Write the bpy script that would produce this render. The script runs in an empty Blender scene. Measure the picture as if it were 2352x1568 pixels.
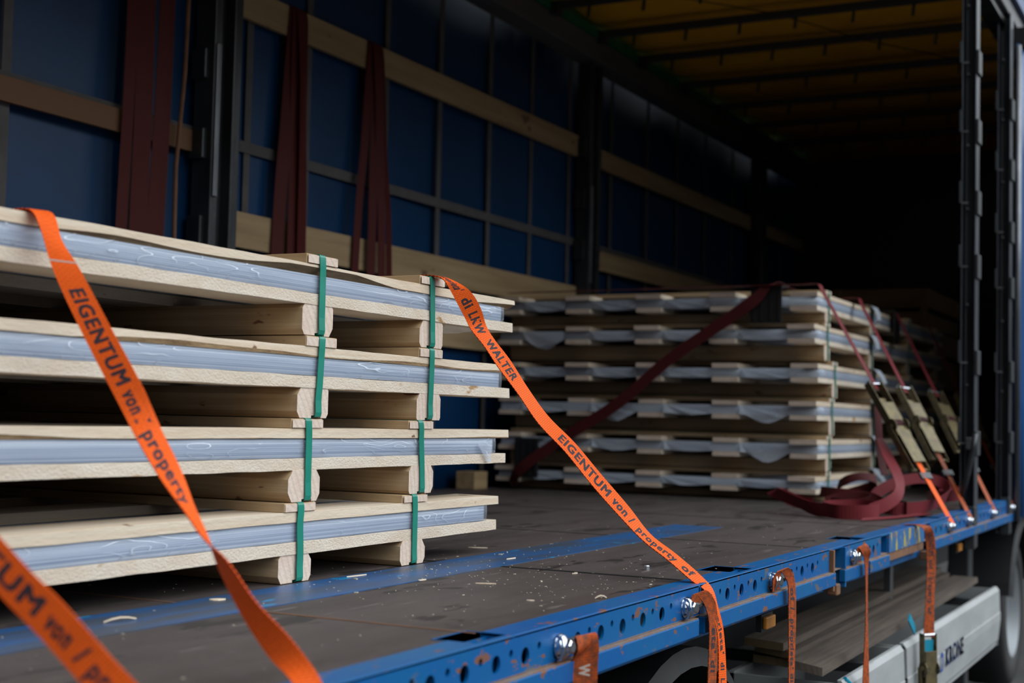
import bpy, math, random
from mathutils import Vector, Matrix, noise
S = bpy.context.scene
col = S.collection

# ---------------------------------------------------------------- camera
cam_d = bpy.data.cameras.new('camera')
cam = bpy.data.objects.new('camera', cam_d)
col.objects.link(cam)
cam_d.lens = 50; cam_d.sensor_width = 36; cam_d.sensor_fit = 'HORIZONTAL'
cam_d.clip_start = .05; cam_d.clip_end = 200
def _v(a): return Vector(a)
_y = _v((2860-1176, 1000-784, 3267.)).normalized()
_x = -_v((-5160-1176, 815-784, 3267.)); _x = (_x-_y*_x.dot(_y)).normalized()
_z = _x.cross(_y)
# world axes in camera space (right, down, forward) -> camera matrix
cam.matrix_world = Matrix(((_x[0], -_x[1], -_x[2], 0), (_y[0], -_y[1], -_y[2], 0), (_z[0], -_z[1], -_z[2], .4), (0, 0, 0, 1)))
S.camera = cam
cam_d.dof.use_dof = True
cam_d.dof.focus_distance = 3.75
cam_d.dof.aperture_fstop = 2.8

# ---------------------------------------------------------------- sky light: open overcast sky on the loading side, dark yard on the far side
W = bpy.data.worlds.new('world'); S.world = W; W.use_nodes = True
nt = W.node_tree; nt.nodes.clear()
def N(nt, t, **k):
    n = nt.nodes.new(t)
    for a, b in k.items():
        if a in n.inputs: n.inputs[a].default_value = b
        else: setattr(n, a, b)
    return n
tc = N(nt, 'ShaderNodeTexCoord'); sx = N(nt, 'ShaderNodeSeparateXYZ')
nt.links.new(tc.outputs['Generated'], sx.inputs[0])
mx = N(nt, 'ShaderNodeMapRange'); mx.interpolation_type = 'SMOOTHSTEP'
for i, v in enumerate((-.05, .45, .010, 1.0)): mx.inputs[i+1].default_value = v
nt.links.new(sx.outputs['X'], mx.inputs[0])
mz = N(nt, 'ShaderNodeMapRange'); mz.interpolation_type = 'SMOOTHSTEP'
for i, v in enumerate((.10, .42, .03, 1.0)): mz.inputs[i+1].default_value = v
nt.links.new(sx.outputs['Z'], mz.inputs[0])
mu = N(nt, 'ShaderNodeMath', operation='MULTIPLY')
my = N(nt, 'ShaderNodeMapRange'); my.interpolation_type = 'SMOOTHSTEP'
for i, v in enumerate((-.85, -.1, .30, 1.0)): my.inputs[i+1].default_value = v
nt.links.new(sx.outputs['Y'], my.inputs[0])
mxy = N(nt, 'ShaderNodeMath', operation='MULTIPLY')
nt.links.new(mx.outputs[0], mxy.inputs[0]); nt.links.new(my.outputs[0], mxy.inputs[1])
nt.links.new(mxy.outputs[0], mu.inputs[0]); nt.links.new(mz.outputs[0], mu.inputs[1])
SKY = 3.7
mu2 = N(nt, 'ShaderNodeMath', operation='MULTIPLY'); mu2.inputs[1].default_value = SKY
nt.links.new(mu.outputs[0], mu2.inputs[0])
bg = N(nt, 'ShaderNodeBackground'); bg.inputs[0].default_value = (.90, .96, 1, 1)
nt.links.new(mu2.outputs[0], bg.inputs[1])
wo = N(nt, 'ShaderNodeOutputWorld'); nt.links.new(bg.outputs[0], wo.inputs[0])
S.view_settings.view_transform = 'Standard'; S.view_settings.look = 'None'
S.view_settings.gamma = 1; S.view_settings.exposure = 0; S.view_settings.use_curve_mapping = False

# ---------------------------------------------------------------- materials
def mat(name, colr=(.5,.5,.5), rough=.6, metal=0., var=None, vscale=(3,3,3), vmix=.5, bump=0., bscale=None, spots=None, spec=.5, lines=None, coat=0.):
    """base colour; var = second colour mixed by stretched noise; spots = (colour, scale, threshold); lines = (colour, axis scale vector, amount)"""
    m = bpy.data.materials.new(name); m.use_nodes = True
    t = m.node_tree; t.nodes.clear()
    o = N(t, 'ShaderNodeOutputMaterial'); b = N(t, 'ShaderNodeBsdfPrincipled')
    b.inputs['Roughness'].default_value = rough; b.inputs['Metallic'].default_value = metal
    b.inputs['Specular IOR Level'].default_value = spec
    b.inputs['Coat Weight'].default_value = coat
    t.links.new(b.outputs[0], o.inputs[0])
    c4 = (*colr, 1)
    b.inputs['Base Color'].default_value = c4
    if var or spots or bump or lines:
        tc = N(t, 'ShaderNodeTexCoord'); oi = N(t, 'ShaderNodeObjectInfo')
        ml = N(t, 'ShaderNodeMath', operation='MULTIPLY'); ml.inputs[1].default_value = 37.
        t.links.new(oi.outputs['Random'], ml.inputs[0])
        ad = N(t, 'ShaderNodeVectorMath', operation='ADD')
        t.links.new(tc.outputs['Object'], ad.inputs[0]); t.links.new(ml.outputs[0], ad.inputs[1])
        src = ad.outputs[0]
        def noi(scale, detail=4, rgh=.6):
            mp = N(t, 'ShaderNodeMapping'); mp.inputs['Scale'].default_value = scale
            t.links.new(src, mp.inputs[0])
            n = N(t, 'ShaderNodeTexNoise'); n.inputs['Scale'].default_value = 1; n.inputs['Detail'].default_value = detail; n.inputs['Roughness'].default_value = rgh
            t.links.new(mp.outputs[0], n.inputs['Vector'])
            return n.outputs[0]
        cur = None
        if var:
            f = noi(vscale)
            r = N(t, 'ShaderNodeMapRange'); r.inputs[1].default_value = .38; r.inputs[2].default_value = .66; r.inputs[4].default_value = vmix*2
            t.links.new(f, r.inputs[0])
            mi = N(t, 'ShaderNodeMix', data_type='RGBA'); mi.inputs[6].default_value = c4; mi.inputs[7].default_value = (*var, 1)
            t.links.new(r.outputs[0], mi.inputs[0]); cur = mi.outputs[2]
        for sp in (spots or []):
            f = noi(sp[1], 3)
            r = N(t, 'ShaderNodeMapRange'); r.inputs[1].default_value = sp[2]; r.inputs[2].default_value = sp[2]+.03
            t.links.new(f, r.inputs[0])
            mi = N(t, 'ShaderNodeMix', data_type='RGBA'); mi.inputs[7].default_value = (*sp[0], 1)
            if cur: t.links.new(cur, mi.inputs[6])
            else: mi.inputs[6].default_value = c4
            t.links.new(r.outputs[0], mi.inputs[0]); cur = mi.outputs[2]
        if cur: t.links.new(cur, b.inputs['Base Color'])
        if bump:
            f = noi(bscale or vscale)
            bp = N(t, 'ShaderNodeBump'); bp.inputs['Strength'].default_value = bump; bp.inputs['Distance'].default_value = .004
            t.links.new(f, bp.inputs['Height']); t.links.new(bp.outputs[0], b.inputs['Normal'])
    return m

KNOT = (.20, .10, .05)
# fresh spruce, grain along y / along x
wood_y = mat('wood_y', (.68,.575,.45), .75, var=(.60,.46,.32), vscale=(25,1.6,60), vmix=.4, bump=.5, bscale=(60,25,90), spots=[(KNOT,(9,9,16),.665)])
wood_y2 = mat('wood_y2', (.70,.61,.50), .8, var=(.62,.49,.37), vscale=(30,9,30), vmix=.35, bump=.8, bscale=(160,120,200), spots=[((.42,.24,.10),(7,5,14),.665)])
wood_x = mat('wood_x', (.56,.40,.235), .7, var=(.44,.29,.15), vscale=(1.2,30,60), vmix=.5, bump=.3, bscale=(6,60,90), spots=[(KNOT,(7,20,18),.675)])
wood_xf = mat('wood_x_shaded', (.40,.285,.165), .75, var=(.30,.20,.11), vscale=(1.2,30,60), vmix=.5, spots=[(KNOT,(7,20,18),.675)])  # darker copy of wood_x for the far bearers, their shade painted into the colour
wood_end = mat('wood_end', (.72,.59,.49), .8, var=(.66,.50,.40), vscale=(10,14,14), vmix=.4, bump=.5, bscale=(60,90,90))
t = wood_end.node_tree; b = [n for n in t.nodes if n.type == 'BSDF_PRINCIPLED'][0]     # growth rings on sawn ends
src = b.inputs['Base Color'].links[0].from_socket
tc = N(t, 'ShaderNodeTexCoord'); oi = N(t, 'ShaderNodeObjectInfo'); cb = N(t, 'ShaderNodeCombineXYZ')
t.links.new(oi.outputs['Random'], cb.inputs[1]); mp = N(t, 'ShaderNodeMapping'); mp.inputs['Location'].default_value = (0, -.5, .09)
sc_ = N(t, 'ShaderNodeVectorMath', operation='SCALE'); sc_.inputs['Scale'].default_value = .2; t.links.new(cb.outputs[0], sc_.inputs[0])
ad = N(t, 'ShaderNodeVectorMath', operation='ADD'); t.links.new(tc.outputs['Object'], ad.inputs[0]); t.links.new(sc_.outputs[0], ad.inputs[1]); t.links.new(ad.outputs[0], mp.inputs[0])
wv = N(t, 'ShaderNodeTexWave', wave_type='RINGS', rings_direction='X'); wv.inputs['Scale'].default_value = 17; wv.inputs['Distortion'].default_value = 1.2; wv.inputs['Detail Scale'].default_value = 2
t.links.new(mp.outputs[0], wv.inputs['Vector'])
mi = N(t, 'ShaderNodeMix', data_type='RGBA', blend_type='MULTIPLY'); mi.inputs[0].default_value = .45
rp = N(t, 'ShaderNodeMapRange'); rp.inputs[1].default_value = 0; rp.inputs[2].default_value = .5; rp.inputs[3].default_value = .72; t.links.new(wv.outputs['Fac'], rp.inputs[0])
t.links.new(src, mi.inputs[6]); t.links.new(rp.outputs[0], mi.inputs[7]); t.links.new(mi.outputs[2], b.inputs['Base Color'])
bark = mat('bark', (.22,.13,.06), .85, var=(.36,.24,.12), vscale=(20,5,60), vmix=.5, bump=.9, bscale=(50,30,90))
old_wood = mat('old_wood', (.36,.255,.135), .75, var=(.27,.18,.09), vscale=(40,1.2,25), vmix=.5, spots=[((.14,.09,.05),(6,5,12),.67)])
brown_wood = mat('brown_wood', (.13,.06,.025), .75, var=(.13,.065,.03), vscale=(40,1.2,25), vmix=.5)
weather_wood = mat('weather_wood', (.11,.082,.062), .85, var=(.055,.04,.03), vscale=(35,1.2,35), vmix=.5, bump=.6, bscale=(60,6,60))
dark_crate = mat('dark_crate', (.30,.19,.10), .8, var=(.20,.12,.06), vscale=(2,20,40))
blue_steel = mat('blue_steel', (.0,.088,.30), .42, spec=.35, var=(.0,.115,.28), vscale=(5,3,7), vmix=.35, bump=.15, bscale=(30,30,30),
                 spots=[((.19,.085,.055),(26,17,34),.615), ((.10,.11,.13),(7,4,9),.64)])
rust_edge = mat('rust_edge', (.20,.17,.15), .9, var=(.22,.10,.05), vscale=(40,20,40), bump=.6, bscale=(90,90,90))
yellow_flaked = mat('yellow_flaked', (.01,.11,.33), .55, var=(.03,.12,.25), vscale=(6,5,6), spots=[((.42,.33,.04),(20,16,9),.57), ((.2,.09,.05),(20,14,20),.63)])
rust_brown = mat('rust_brown', (.20,.09,.04), .8, var=(.12,.06,.035), vscale=(12,12,12))
deck_m = mat('deck_plywood', (.080,.064,.060), .5, spec=.3, var=(.052,.041,.038), vscale=(8,1.6,3), vmix=.5, bump=.25, bscale=(150,60,60),
             spots=[((.028,.022,.021),(9,3,3),.61), ((.125,.105,.10),(34,3,5),.66), ((.30,.27,.20),(120,120,120),.72)])
paint_strip = mat('blue_floor_paint', (.012,.085,.25), .4, var=(.045,.060,.085), vscale=(14,2.2,4), vmix=.5, bump=.2, bscale=(120,60,60),
             spots=[((.0,.20,.42),(26,7,5),.645), ((.30,.27,.20),(120,120,120),.72)])
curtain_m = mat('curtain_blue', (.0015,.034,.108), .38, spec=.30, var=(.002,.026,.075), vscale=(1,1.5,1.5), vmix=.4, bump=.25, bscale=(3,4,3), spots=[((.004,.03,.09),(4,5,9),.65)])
curtain_out = mat('curtain_outer', (.0,.055,.20), .35, bump=.2, bscale=(3,4,3))
webgrey = mat('grey_webbing', (.085,.078,.08), .8, var=(.065,.06,.06), vscale=(10,10,10))
black_steel = mat('black_steel', (.022,.024,.028), .32, metal=.3, var=(.06,.065,.07), vscale=(6,6,2), vmix=.4, bump=.3, bscale=(25,25,15))
dark_steel = mat('dark_steel', (.05,.055,.06), .45, metal=.4)
galv = mat('galvanised', (.22,.23,.25), .42, metal=.7, var=(.12,.13,.14), vscale=(8,8,3))
alu = mat('grey_rail', (.13,.13,.135), .5, metal=.2, var=(.09,.09,.095), vscale=(4,1,4))
green_trim = mat('green_trim', (.0,.12,.05), .6)
tarp = mat('yellow_tarp', (.80,.40,.012), .6, var=(.62,.28,.01), vscale=(1.5,2,1), vmix=.4, bump=.4, bscale=(2,2.5,2))
chrome = mat('chrome', (.62,.66,.72), .16, metal=1., bump=.12, bscale=(40,40,40))
zinc = mat('zinc_yellow', (.17,.135,.06), .5, metal=.45, var=(.10,.08,.045), vscale=(30,30,30), spots=[((.16,.07,.04),(40,40,40),.66)])
greenish = mat('zinc_green', (.10,.20,.12), .4, metal=.6)
box_white = mat('toolbox_white', (.36,.375,.38), .5, var=(.29,.30,.30), vscale=(3,3,10), vmix=.4, bump=.1)
logo_blue = mat('logo_blue', (.02,.07,.30), .5)
black_plastic = mat('black_plastic', (.012,.012,.013), .45)
cyan_plastic = mat('cyan_tape', (.0,.25,.38), .5)
print_m = mat('black_print', (.035,.022,.03), .75)
label_w = mat('white_stitch', (.5,.42,.36), .8)
asphalt = mat('asphalt', (.045,.045,.045), .85, var=(.03,.03,.03), vscale=(3,3,3), bump=.5, bscale=(60,60,60))
rubber = mat('rubber', (.012,.012,.013), .75, bump=.3)
fender_m = mat('fender_plastic', (.007,.008,.010), .6)
rim_m = mat('rim_steel', (.30,.32,.34), .4, metal=.6)
amber = mat('amber_lens', (.45,.17,.02), .3)
crumb_m = mat('sawdust', (.55,.50,.38), .9)
guard_m = mat('white_card', (.55,.60,.68), .55)
paintgreen = mat('green_band', (.008,.215,.15), .36, var=(.01,.26,.19), vscale=(20,20,20), vmix=.3)

def web_mat(name, base, mortar, dirt=None, dmix=.0):
    m = mat(name, base, .62)
    t = m.node_tree; b = [n for n in t.nodes if n.type == 'BSDF_PRINCIPLED'][0]
    uv = N(t, 'ShaderNodeTexCoord'); br = N(t, 'ShaderNodeTexBrick')
    br.offset = .5; br.inputs['Scale'].default_value = 1
    br.inputs['Color1'].default_value = (*base, 1); br.inputs['Color2'].default_value = (*[c*.93 for c in base], 1); br.inputs['Mortar'].default_value = (*mortar, 1)
    br.inputs['Mortar Size'].default_value = .00035; br.inputs['Mortar Smooth'].default_value = .3
    br.inputs['Brick Width'].default_value = .0125; br.inputs['Row Height'].default_value = .0055
    t.links.new(uv.outputs['UV'], br.inputs['Vector'])
    last = br.outputs['Color']
    if dirt:
        n = N(t, 'ShaderNodeTexNoise'); n.inputs['Scale'].default_value = 60; n.inputs['Detail'].default_value = 6
        t.links.new(uv.outputs['UV'], n.inputs['Vector'])
        r = N(t, 'ShaderNodeMapRange'); r.inputs[1].default_value = .4; r.inputs[2].default_value = .62; r.inputs[4].default_value = dmix
        t.links.new(n.outputs[0], r.inputs[0])
        mi = N(t, 'ShaderNodeMix', data_type='RGBA'); mi.inputs[7].default_value = (*dirt, 1)
        t.links.new(last, mi.inputs[6]); t.links.new(r.outputs[0], mi.inputs[0]); last = mi.outputs[2]
    t.links.new(last, b.inputs['Base Color'])
    bp = N(t, 'ShaderNodeBump'); bp.inputs['Strength'].default_value = .35; bp.inputs['Distance'].default_value = .001
    t.links.new(br.outputs['Fac'], bp.inputs['Height']); bp.invert = True; t.links.new(bp.outputs[0], b.inputs['Normal'])
    b.inputs['Specular IOR Level'].default_value = .15
    return m
orange = web_mat('orange_webbing', (.98,.135,.012), (.30,.02,.012))
orange_dirty = web_mat('orange_webbing_soiled', (.50,.085,.015), (.15,.03,.02), (.14,.05,.025), .85)
red_web = web_mat('red_webbing', (.17,.022,.028), (.10,.012,.015))
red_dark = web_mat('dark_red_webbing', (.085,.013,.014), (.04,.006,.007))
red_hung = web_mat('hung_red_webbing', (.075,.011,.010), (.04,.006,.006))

# stacked sheets seen through film: fine horizontal layers
sheet_m = bpy.data.materials.new('sheet_layers'); sheet_m.use_nodes = True
t = sheet_m.node_tree; b = t.nodes['Principled BSDF']; b.inputs['Roughness'].default_value = .45
tc = N(t, 'ShaderNodeTexCoord'); mp = N(t, 'ShaderNodeMapping'); mp.inputs['Scale'].default_value = (.5, .5, 330)
t.links.new(tc.outputs['Object'], mp.inputs[0]); n = N(t, 'ShaderNodeTexNoise'); n.inputs['Scale'].default_value = 1; n.inputs['Detail'].default_value = 2
t.links.new(mp.outputs[0], n.inputs['Vector'])
mi = N(t, 'ShaderNodeMix', data_type='RGBA'); mi.inputs[6].default_value = (.17,.23,.35,1); mi.inputs[7].default_value = (.50,.56,.66,1)
r = N(t, 'ShaderNodeMapRange'); r.inputs[1].default_value = .35; r.inputs[2].default_value = .62
t.links.new(n.outputs[0], r.inputs[0]); t.links.new(r.outputs[0], mi.inputs[0]); t.links.new(mi.outputs[2], b.inputs['Base Color'])

def film_mat(name, alpha, crease):
    m = bpy.data.materials.new(name); m.use_nodes = True
    t = m.node_tree; b = t.nodes['Principled BSDF']
    b.inputs['Base Color'].default_value = (.62,.68,.78,1); b.inputs['Roughness'].default_value = .16; b.inputs['Specular IOR Level'].default_value = .8
    tr = N(t, 'ShaderNodeBsdfTransparent'); ms = N(t, 'ShaderNodeMixShader')
    tc = N(t, 'ShaderNodeTexCoord'); oi = N(t, 'ShaderNodeObjectInfo'); ml = N(t, 'ShaderNodeMath', operation='MULTIPLY'); ml.inputs[1].default_value = 23
    t.links.new(oi.outputs['Random'], ml.inputs[0]); ad = N(t, 'ShaderNodeVectorMath', operation='ADD')
    t.links.new(tc.outputs['Object'], ad.inputs[0]); t.links.new(ml.outputs[0], ad.inputs[1])
    # sharp crease lines, their white glints painted in as denser film: iso-lines of stretched noise
    mp = N(t, 'ShaderNodeMapping'); mp.inputs['Scale'].default_value = (4, 4.2, 26); mp.inputs['Rotation'].default_value = (.06, 0, 0)
    t.links.new(ad.outputs[0], mp.inputs[0])
    n = N(t, 'ShaderNodeTexNoise'); n.inputs['Scale'].default_value = 1; n.inputs['Detail'].default_value = 1.5
    t.links.new(mp.outputs[0], n.inputs['Vector'])
    pp = N(t, 'ShaderNodeMath', operation='PINGPONG'); pp.inputs[1].default_value = .06
    t.links.new(n.outputs[0], pp.inputs[0])
    r = N(t, 'ShaderNodeMapRange'); r.inputs[1].default_value = .0; r.inputs[2].default_value = .007; r.inputs[3].default_value = 1; r.inputs[4].default_value = 0
    t.links.new(pp.outputs[0], r.inputs[0])
    # creases only in patches
    n2 = N(t, 'ShaderNodeTexNoise'); n2.inputs['Scale'].default_value = 3.2; t.links.new(ad.outputs[0], n2.inputs['Vector'])
    r2 = N(t, 'ShaderNodeMapRange'); r2.inputs[1].default_value = .48; r2.inputs[2].default_value = .56; t.links.new(n2.outputs[0], r2.inputs[0])
    mm = N(t, 'ShaderNodeMath', operation='MULTIPLY'); t.links.new(r.outputs[0], mm.inputs[0]); t.links.new(r2.outputs[0], mm.inputs[1])
    ma = N(t, 'ShaderNodeMath', operation='MULTIPLY_ADD'); ma.inputs[1].default_value = crease; ma.inputs[2].default_value = alpha
    t.links.new(mm.outputs[0], ma.inputs[0]); ma.use_clamp = True
    bp = N(t, 'ShaderNodeBump'); bp.inputs['Strength'].default_value = .8; bp.inputs['Distance'].default_value = .006
    t.links.new(n.outputs[0], bp.inputs['Height']); t.links.new(bp.outputs[0], b.inputs['Normal'])
    t.links.new(ma.outputs[0], ms.inputs[0]); t.links.new(tr.outputs[0], ms.inputs[1]); t.links.new(b.outputs[0], ms.inputs[2])
    t.links.new(ms.outputs[0], t.nodes['Material Output'].inputs[0])
    return m
film_near = film_mat('stretch_film', .24, .75)
film_far = film_mat('stretch_film_hazy', .42, .3)

# ---------------------------------------------------------------- mesh helpers
ORG = {}
class MB:
    def __init__(s): s.v = []; s.f = []; s.m = []; s.uv = {}
    def add(s, vs, fs, mi=0):
        b = len(s.v); s.v += [tuple(v) for v in vs]
        for f in fs: s.f.append([b+i for i in f]); s.m.append(mi)
        return s
    def box(s, x0, x1, y0, y1, z0, z1, mi=0):
        return s.add([(x0,y0,z0),(x1,y0,z0),(x1,y1,z0),(x0,y1,z0),(x0,y0,z1),(x1,y0,z1),(x1,y1,z1),(x0,y1,z1)],
                     [(0,3,2,1),(4,5,6,7),(0,1,5,4),(1,2,6,5),(2,3,7,6),(3,0,4,7)], mi)
    def obox(s, c, ax, ay, az, mi=0):
        c, ax, ay, az = map(Vector, (c, ax, ay, az))
        vs = [c+ax*i+ay*j+az*k for k in (-1,1) for i, j in ((-1,-1),(1,-1),(1,1),(-1,1))]
        return s.add(vs, [(0,3,2,1),(4,5,6,7),(0,1,5,4),(1,2,6,5),(2,3,7,6),(3,0,4,7)], mi)
    def loft(s, rings, mi=0, capmi=None, midx=None):
        n = len(rings[0]); vs = [p for r in rings for p in r]; b = len(s.v); s.v += [tuple(p) for p in vs]
        for k in range(len(rings)-1):
            for i in range(n):
                j = (i+1) % n
                s.f.append([b+k*n+i, b+k*n+j, b+(k+1)*n+j, b+(k+1)*n+i]); s.m.append(midx[i] if midx else mi)
        cm = mi if capmi is None else capmi
        s.f.append([b+i for i in range(n)][::-1]); s.m.append(cm)
        s.f.append([b+(len(rings)-1)*n+i for i in range(n)]); s.m.append(cm)
        return s
    def tube(s, p0, p1, r, n=12, mi=0, r1=None):
        p0, p1 = Vector(p0), Vector(p1); d = (p1-p0).normalized()
        u = d.orthogonal().normalized(); w = d.cross(u)
        R = [[p+(u*math.cos(a)+w*math.sin(a))*rr for a in [2*math.pi*i/n for i in range(n)]] for p, rr in ((p0, r), (p1, r if r1 is None else r1))]
        return s.loft(R, mi)
    def path(s, pts, r, n=8, mi=0):
        pts = [Vector(p) for p in pts]; rings = []
        u = None
        for i, p in enumerate(pts):
            d = (pts[min(i+1, len(pts)-1)]-pts[max(i-1, 0)]).normalized()
            u = (d.orthogonal() if u is None else (u-d*u.dot(d))).normalized(); w = d.cross(u)
            rings.append([p+(u*math.cos(2*math.pi*k/n)+w*math.sin(2*math.pi*k/n))*r for k in range(n)])
        return s.loft(rings, mi)
    def revolve(s, c, axis, prof, n=24, mi=0):
        c = Vector(c); a = Vector(axis).normalized(); u = a.orthogonal().normalized(); w = a.cross(u)
        return s.loft([[c+a*h+(u*math.cos(2*math.pi*k/n)+w*math.sin(2*math.pi*k/n))*r for k in range(n)] for h, r in prof], mi)
    def build(s, name, mats, parent=None, org=None, bevel=0, smooth=False, loc=None):
        if not isinstance(mats, (list, tuple)): mats = [mats]
        o0 = Vector(org) if org is not None else (ORG[parent.name] if parent else Vector((0,0,0)))
        me = bpy.data.meshes.new(name)
        me.from_pydata([tuple(Vector(v)-o0) for v in s.v], [], s.f)
        for m in mats: me.materials.append(m)
        for p, mi in zip(me.polygons, s.m):
            p.material_index = mi; p.use_smooth = smooth
        if s.uv:
            uvl = me.uv_layers.new(name='UVMap')
            for lp in me.loops: uvl.data[lp.index].uv = s.uv.get(lp.vertex_index, (0,0))
        me.update()
        o = bpy.data.objects.new(name, me); col.objects.link(o)
        if parent: o.parent = parent; ORG[o.name] = o0
        else: o.location = o0; ORG[o.name] = o0
        if bevel:
            bv = o.modifiers.new('bevel', 'BEVEL'); bv.width = bevel; bv.segments = 2; bv.limit_method = 'ANGLE'
        return o
def tag(o, label=None, cat=None, group=None, kind=None):
    if label: o['label'] = label
    if cat: o['category'] = cat
    if group: o['group'] = group
    if kind: o['kind'] = kind
    return o
def empty(name, loc, label, cat, group=None):
    o = bpy.data.objects.new(name, None); col.objects.link(o); o.location = loc; ORG[o.name] = Vector(loc)
    o.empty_display_size = .05
    return tag(o, label, cat, group)
def struct(o): o['kind'] = 'structure'; return o

def catmull2(A, B, k=6):
    """smooth both edges of a ribbon with shared centripetal knots, so that sharp bends do not overshoot"""
    A = [Vector(p) for p in A]; B = [Vector(p) for p in B]; n = len(A)
    T = [0.]
    for i in range(1, n): T.append(T[-1]+max(1e-4, ((A[i]+B[i]-A[i-1]-B[i-1])*.5).length)**.5)
    def run(P):
        M = []
        for i in range(n):
            if i == 0: M.append((P[1]-P[0])/(T[1]-T[0]))
            elif i == n-1: M.append((P[-1]-P[-2])/(T[-1]-T[-2]))
            else:
                h0, h1 = T[i]-T[i-1], T[i+1]-T[i]; d0 = (P[i]-P[i-1])/h0; d1 = (P[i+1]-P[i])/h1
                M.append((d0*h1+d1*h0)/(h0+h1))
        out = []
        for i in range(n-1):
            h = T[i+1]-T[i]
            for j in range(k):
                t = j/k
                out.append(P[i]*(2*t**3-3*t*t+1)+M[i]*h*(t**3-2*t*t+t)+P[i+1]*(3*t*t-2*t**3)+M[i+1]*h*(t**3-t*t))
        out.append(P[-1]); return out
    return run(A), run(B)
class Ribbon:
    """webbing: a list of edge pairs (ax,ay,az,bx,by,bz)"""
    def __init__(s, st, k=6, th=.0012):
        s.a, s.b = catmull2([q[:3] for q in st], [q[3:] for q in st], k); s.th = th
        s.s = [0.]
        for i in range(1, len(s.a)):
            s.s.append(s.s[-1]+(((s.a[i]+s.b[i])-(s.a[i-1]+s.b[i-1]))*.5).length)
        s.n = []
        for i in range(len(s.a)):
            i0, i1 = max(i-1,0), min(i+1,len(s.a)-1)
            d = ((s.a[i1]+s.b[i1])-(s.a[i0]+s.b[i0])).normalized(); w = (s.b[i]-s.a[i]).normalized()
            s.n.append(w.cross(d).normalized())
    def mesh(s, mb=None):
        mb = mb or MB(); m = 4
        rings = []; base = len(mb.v)
        for i in range(len(s.a)):
            w = (s.b[i]-s.a[i]).length
            top = [(s.a[i].lerp(s.b[i], j/m)+s.n[i]*s.th, j/m*w) for j in range(m+1)]
            bot = [(s.a[i].lerp(s.b[i], j/m)-s.n[i]*s.th, j/m*w) for j in range(m, -1, -1)]
            r = top+bot
            for q, (p, v) in enumerate(r): mb.uv[base+i*len(r)+q] = (v, s.s[i])
            rings.append([p for p, v in r])
        mb.loft(rings); return mb
    def sof(s, p):
        p = Vector(p); return min(range(len(s.a)), key=lambda i: ((s.a[i]+s.b[i])*.5-p).length)
    def at(s, u, t, off):
        u = max(0, min(u, s.s[-1]-1e-6)); i = 0
        lo, hi = 0, len(s.s)-1
        while hi-lo > 1:
            mid = (lo+hi)//2
            if s.s[mid] <= u: lo = mid
            else: hi = mid
        f = (u-s.s[lo])/(s.s[hi]-s.s[lo])
        a = s.a[lo].lerp(s.a[hi], f); b = s.b[lo].lerp(s.b[hi], f); n = s.n[lo].lerp(s.n[hi], f).normalized()
        return a.lerp(b, t)+n*off
def text_mesh(txt, bold=.038, sep=1.15):
    cu = bpy.data.curves.new('t', 'FONT'); cu.body = txt; cu.space_character = sep; cu.resolution_u = 3
    ob = bpy.data.objects.new('t', cu); col.objects.link(ob)
    bpy.context.view_layer.update()
    me = ob.evaluated_get(bpy.context.evaluated_depsgraph_get()).to_mesh()
    vs = [tuple(v.co) for v in me.vertices]; fs = [tuple(p.vertices) for p in me.polygons]
    bpy.data.objects.remove(ob); bpy.data.curves.remove(cu)
    V = []; Fc = []
    for dx, dy in ((-1, -.6), (1, -.6), (-1, .6), (1, .6), (0, 0)):     # heavier strokes: the outline struck several times
        b0 = len(V); V += [(v[0]+dx*bold, v[1]+dy*bold, 0) for v in vs]; Fc += [tuple(i+b0 for i in f) for f in fs]
    return V, Fc
def lettering(rb, words, parent, side, t0=.25, cap=.54, name='printed_word', m=None):
    """words: (text, start point, end point) measured along the webbing"""
    for txt, p0, p1 in words:
        mb = MB(); u0, u1 = p0, p1
        vs, fs = text_mesh(txt)
        x0 = min(v[0] for v in vs); x1 = max(v[0] for v in vs)
        mb.add([rb.at(u0+(v[0]-x0)/(x1-x0)*(u1-u0), t0+v[1]/.73*cap, side*(rb.th+.0004)) for v in vs], fs)
        w = mb.build(name, m or print_m, parent)
    return w
def flat_ribbon(pts, wdir, w=.05):
    """edge pairs from a centre line and width direction(s)"""
    out = []
    for i, p in enumerate(pts):
        d = Vector(wdir[i] if isinstance(wdir, list) else wdir).normalized()*w/2; p = Vector(p)
        out.append((*(p-d), *(p+d)))
    return out
def strap_thing(name, rb, m, label, cat, group=None):
    base = (rb.a[-1]+rb.b[-1])/2
    o = empty(name, base, label, cat, group)
    rb.mesh().build('webbing', m, o, smooth=False)
    return o
rnd = random.Random(7)
def plank_y(mb, x0, x1, y0, y1, z0, z1, seed=0, wane=0., rough=.0012, step=.035, mi=0, bmi=1, endmi=2, wlow=True):
    """board along y; its +x long edge may show wane (bark) that wanders along the length"""
    n = max(2, int((y1-y0)/step)); rings = []
    for i in range(n+1):
        y = y0+(y1-y0)*i/n
        q = lambda k, f=9.: noise.noise(Vector((y*f, seed*3.7+k*11.3, .3)))
        wn = 0; wh = .0003
        if wane:
            a = max(0., noise.noise(Vector((y*1.9, seed*5.1, 2.)))*1.6+.25)
            wn = min(1, a)*wane; wh = .0003+min(1, a)*(z1-z0)*.68
        r = rough
        if wlow:
            sec = [(x0, z0), (x1-wn-.0004, z0+q(1)*r), (x1-.0002+q(2)*r*.8, z0+wh+q(3)*r*.6+.0006), (x1-.0008+q(4)*r*.8, z1-.0008+q(5)*r), (x1-.002, z1+q(5)*r), (x0, z1)]
        rings.append([(x, y, z) for x, z in sec])
    return mb.loft(rings, mi, capmi=endmi, midx=[mi, bmi if wane else mi, mi, mi, mi, mi])
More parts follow.
